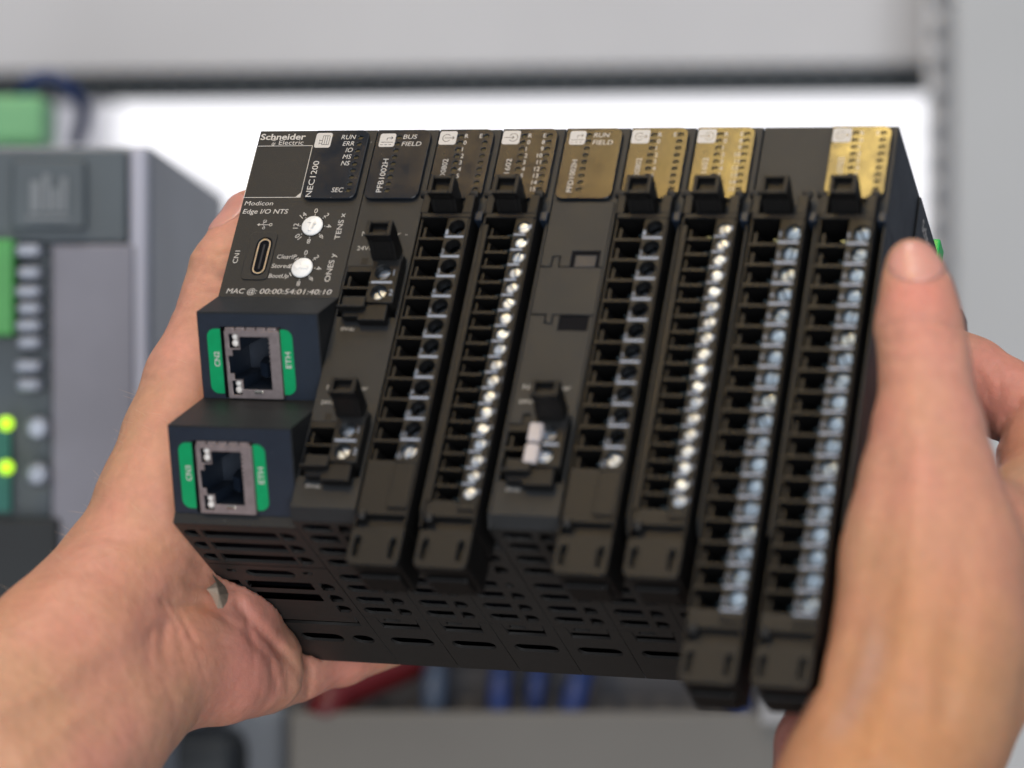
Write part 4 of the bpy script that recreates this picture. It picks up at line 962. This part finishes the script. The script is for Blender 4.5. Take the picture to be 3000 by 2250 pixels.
crL = [crease(0.28, .5, (560, 1640, 648), (640, 1655, 650), (720, 1650, 655)), crease(0.25, .5, (540, 1700, 645), (620, 1725, 648), (700, 1720, 655)), crease(0.3, .55, (470, 1760, 638), (520, 1840, 640), (545, 1960, 645), (540, 2060, 648)),
       crease(0.25, .5, (505, 1770, 638), (560, 1860, 640), (600, 1990, 645)), crease(0.3, .6, (720, 1800, 655), (745, 1900, 658), (740, 2010, 662)), crease(0.3, .6, (640, 1800, 650), (700, 1840, 655), (750, 1830, 660)),
       crease(0.22, .5, (600, 2080, 655), (680, 2040, 658), (760, 2040, 665)), crease(0.25, .5, (550, 1860, 642), (600, 1900, 643), (680, 1880, 648)), crease(0.2, .45, (440, 1600, 650), (520, 1560, 650)), crease(0.2, .45, (455, 1640, 648), (540, 1600, 648)),
       crease(0.3, .5, (575, 735, 662), (640, 745, 662), (690, 740, 664)), crease(0.3, .5, (560, 850, 660), (630, 860, 660)), crease(0.2, .5, (510, 905, 660), (600, 915, 660)), crease(0.22, .5, (435, 1075, 655), (520, 1060, 655)), crease(0.22, .5, (420, 1110, 655), (500, 1120, 653)),
       crease(0.55, 1.1, (535, 790, 655), (600, 800, 655), (690, 830, 655)), crease(0.35, 0.8, (545, 765, 655), (620, 782, 655)), crease(0.3, 0.8, (530, 815, 655), (600, 835, 655)),
       crease(0.5, 1.6, (430, 1760, 640), (560, 1770, 643), (690, 1790, 655)), crease(0.8, 1.3, (700, 1770, 655), (760, 1850, 660), (830, 1930, 668), (846, 2010, 672)),
       crease(0.6, 1.1, (720, 1850, 655), (790, 1930, 662), (810, 2020, 668)), crease(0.5, 1.0, (770, 1850, 662), (845, 1925, 670), (880, 1990, 678)),
       crease(0.8, 0.9, (893, 1920, 678), (906, 1970, 678), (902, 2030, 680)), crease(0.5, 1.5, (480, 1830, 636), (475, 1980, 640), (485, 2100, 642)), crease(0.35, 1.0, (440, 1850, 632), (430, 2000, 632)),
       crease(-0.5, 2.6, (0, 2080, 590), (160, 2000, 604), (290, 1900, 618)), crease(-0.35, 2.0, (60, 2230, 590), (250, 2090, 612), (330, 2020, 622)), crease(0.5, 3.5, (40, 1800, 600), (150, 1640, 625), (280, 1480, 640))]
fL = chains_sdf(chL, 5, crL)
me, vp = grid_mesh('hand', fL, (-160, -60, 570), (10, 108, 735), 0.8)
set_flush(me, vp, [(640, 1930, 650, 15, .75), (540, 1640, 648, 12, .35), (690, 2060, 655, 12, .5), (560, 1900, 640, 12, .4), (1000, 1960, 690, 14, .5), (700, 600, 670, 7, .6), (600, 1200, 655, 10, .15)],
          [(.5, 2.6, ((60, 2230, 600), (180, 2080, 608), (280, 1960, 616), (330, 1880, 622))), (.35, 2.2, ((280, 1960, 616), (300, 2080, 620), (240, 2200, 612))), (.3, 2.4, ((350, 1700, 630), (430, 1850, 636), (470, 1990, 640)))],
          [(60, 1680, 640, 22, .6), (220, 1500, 655, 20, .6), (330, 1250, 670, 16, .45), (420, 1050, 672, 14, .35), (330, 2250, 640, 20, .4), (-60, 1850, 620, 24, .6), (520, 850, 675, 10, .35)])  # last list: shadow rim painted along the hand and forearm contour
handL = link('hand', me, M['skin'], person, label='hand cradling the network module, thumb up its flank'); handL.matrix_parent_inverse = person.matrix_world.inverted()
def hairs(parent, me, vp, sel, n, seed, lean):
    no = np.zeros(len(me.vertices) * 3, np.float32); me.vertices.foreach_get('normal', no); no = no.reshape(-1, 3)
    co = np.zeros(len(me.vertices) * 3, np.float32); me.vertices.foreach_get('co', co); co = co.reshape(-1, 3)
    idx = np.flatnonzero(sel(vp)); r_ = np.random.default_rng(seed); mb = MB()
    for i in r_.choice(idx, min(n, len(idx)), replace=False):
        nrm = Vector(no[i]); p = Vector(co[i]); L_ = r_.uniform(1.5, 3.8) * MM
        d0 = (nrm * 0.45 + Vector(lean) + Vector(r_.normal(0, .25, 3))).normalized(); bend = (Vector(lean) - nrm * 0.35 + Vector(r_.normal(0, .2, 3)))
        pts = [p + d0 * L_ * t + bend * L_ * 0.35 * t * t for t in (0, .35, .7, 1.0)]
        mb.tube(pts, [0.000026, 0.000024, 0.000016, 0.000006], 3, cap=False)
    o = link('hair', mb.mesh('hair', flip=False, scale=1), M['hair'], parent); o['kind'] = 'stuff'
    o.matrix_parent_inverse = parent.matrix_world.inverted()
def nail(name, f, c, rad, off, parent, lo, hi, frame):
    A = np.array(frame)           # rows: across, along, out
    def g_(P_):
        q = (P_ - c) @ A.T
        e = np.sqrt((q[..., 0] / rad[0]) ** 2 + (q[..., 1] / rad[1]) ** 2 + (q[..., 2] / rad[2]) ** 2) - 1
        return np.maximum(f(P_) - off, e * min(rad) * 0.8)
    me, vp = grid_mesh(name, g_, lo, hi, 0.5)
    o = link(name, me, M['nail'], parent); o.matrix_parent_inverse = parent.matrix_world.inverted(); return o
def frame_of(along, out):
    along = along / np.linalg.norm(along); out = out - along * (out @ along); out /= np.linalg.norm(out); return [np.cross(along, out), along, out]
hairs(handL, me, vp, lambda v: (v[:, 1] < 70) & (v[:, 1] > -5) & (v[:, 0] < -62) & (v[:, 0] > -108) & (v[:, 2] < 668), 170, 3, (-0.55, -0.1, 0.35))
cN = px3(662, 622, 671)
nail('fingernail', fL, cN, (5.2, 6.2, 5.0), 0.16, handL, cN - 9, cN + 9, frame_of(px3(738, 645, 676) - px3(700, 720, 672), np.array([-0.8, -0.15, -0.6])))

# --- hand on the relay module side
thumbR = C_((2672, 774, 591, 5.3), (2682, 826, 590, 6.7), (2690, 890, 588, 7.7), (2693, 960, 586, 8.8), (2708, 1060, 584, 8.95), (2714, 1140, 582, 9.2), (2720, 1260, 580, 11.3), (2722, 1420, 577, 14.0), (2730, 1640, 572, 18.0))
chR = [(thumbR, 3), (C_((2730, 1640, 572, 18.0), (2730, 1850, 567, 19.6), (2680, 2060, 562, 19.6), (2570, 2330, 556, 19.4), (2490, 2520, 552, 20)), 5),
       (C_((2860, 1620, 600, 16), (2840, 1880, 598, 17.5), (2720, 2150, 590, 16.5), (2570, 2450, 580, 17)), 9),
       (C_((2760, 1040, 664, 7.4), (2846, 1098, 660, 8.5), (2940, 1166, 655, 8.9), (3120, 1290, 640, 10)), 3),
       (C_((3140, 1290, 638, 10), (3120, 1450, 628, 12), (2960, 1600, 612, 14)), 6),
       (C_((3035, 1340, 640, 8.6), (3060, 1450, 632, 10), (3000, 1560, 618, 12)), 5),
       (Dv((168, 62, -82, 9), (160, 72, -92, 8.5), (138, 74, -88, 7.5), (112, 66, -86, 6.8)), 3),
       (Dv((170, 78, -72, 10), (160, 92, -88, 8.5), (138, 90, -88, 7.5), (116, 84, -86, 6.8)), 3),
       (C_((2500, 1985, 640, 9), (2435, 2085, 626, 9.0), (2385, 2180, 620, 8.2), (2375, 2350, 614, 9.0)), 5),
       (C_((2900, 1800, 630, 14), (2650, 1950, 640, 12), (2500, 2050, 640, 9)), 8)]
crR = [crease(0.25, .6, (2585, 925, 577), (2640, 905, 575), (2720, 900, 575), (2795, 925, 580)), crease(0.3, .6, (2580, 962, 577), (2650, 945, 574), (2740, 942, 574), (2810, 965, 580)), crease(0.25, .6, (2590, 1010, 577), (2680, 1000, 574), (2790, 1012, 578)),
       crease(0.2, .7, (2600, 1060, 575), (2700, 1052, 572), (2800, 1065, 576)), crease(0.5, 3.2, (2600, 1330, 566), (2580, 1560, 556), (2520, 1800, 550), (2450, 2050, 545)), crease(-0.7, 3.2, (2700, 1300, 565), (2690, 1600, 555), (2650, 1900, 545), (2570, 2200, 538)),
       crease(0.6, 3.0, (2830, 1500, 575), (2820, 1800, 560), (2760, 2100, 552)), crease(0.3, .8, (2880, 1290, 600), (2900, 1400, 598), (2960, 1500, 600)), crease(0.25, .6, (2860, 1080, 650), (2880, 1120, 650), (2900, 1180, 650)), crease(0.2, .5, (2900, 1060, 648), (2925, 1110, 648), (2930, 1160, 650)),
       crease(0.3, 0.7, (2604, 790, 585), (2640, 826, 581), (2695, 838, 580), (2750, 822, 581), (2780, 790, 585)), crease(0.35, 1.4, (2590, 950, 575), (2690, 930, 573), (2800, 955, 578)), crease(0.3, 1.2, (2600, 990, 575), (2700, 975, 573), (2800, 1000, 578)),
       crease(0.4, 4.0, (2600, 1700, 555), (2560, 1900, 552), (2480, 2100, 548)), crease(0.7, 1.0, (2990, 1180, 645), (2950, 1220, 645), (2930, 1290, 648)),
       crease(-0.6, 4.0, (2720, 1750, 548), (2700, 2000, 545))]
fR = chains_sdf(chR, 5, crR)
me, vp = grid_mesh('hand', fR, (38, -36, 524), (150, 105, 700), 0.85)
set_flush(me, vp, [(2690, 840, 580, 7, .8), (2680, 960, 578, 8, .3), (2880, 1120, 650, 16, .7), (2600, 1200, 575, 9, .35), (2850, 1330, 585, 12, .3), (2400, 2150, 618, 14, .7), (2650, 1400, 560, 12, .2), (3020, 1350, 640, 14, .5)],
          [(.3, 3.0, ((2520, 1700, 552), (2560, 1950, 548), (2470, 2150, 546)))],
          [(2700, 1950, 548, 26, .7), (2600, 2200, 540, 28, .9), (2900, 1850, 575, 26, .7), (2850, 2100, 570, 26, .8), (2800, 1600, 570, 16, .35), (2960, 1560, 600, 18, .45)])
handR = link('hand', me, M['skin'], person, label='hand gripping the relay module, thumb in front and fingers behind'); handR.matrix_parent_inverse = person.matrix_world.inverted()
cN = px3(2688, 757, 584)
nail('fingernail', fR, cN, (6.2, 5.6, 7.5), 0.18, handR, cN - 10, cN + 10, frame_of(px3(2676, 797, 590) - px3(2688, 880, 588), np.array([0.25, -0.35, -0.9])))

# --- torn flake of paper caught between palm and module
pt = [px3(621, 1682, 639), px3(632, 1705, 636), px3(604, 1726, 634), px3(620, 1745, 634), px3(638, 1783, 635), px3(652, 1782, 636), px3(664, 1762, 639), px3(668, 1740, 641), px3(658, 1718, 643), px3(640, 1700, 641), px3(640, 1742, 632), px3(636, 1722, 633)]
off = np.array([0.1, 0.0, 0.35])
vs = [tuple(cam2w(p)) for p in pt] + [tuple(cam2w(p + off)) for p in pt]
tri = [(0, 1, 9), (1, 11, 9), (1, 2, 11), (2, 3, 10), (2, 10, 11), (3, 4, 10), (4, 5, 10), (5, 6, 10), (6, 7, 10), (7, 8, 10), (8, 11, 10), (8, 9, 11)]
rim = [0, 1, 2, 3, 4, 5, 6, 7, 8, 9]
fs = tri + [tuple(12 + i for i in reversed(t)) for t in tri] + [(rim[i], rim[(i + 1) % 10], 12 + rim[(i + 1) % 10], 12 + rim[i]) for i in range(10)]
me = bpy.data.meshes.new('paper_flake'); me.from_pydata(vs, [], fs); me.update()
o = link('paper_flake', me, M['paper']); o['label'] = 'small torn beige paper flake caught between palm and module'; o['category'] = 'paper scrap'
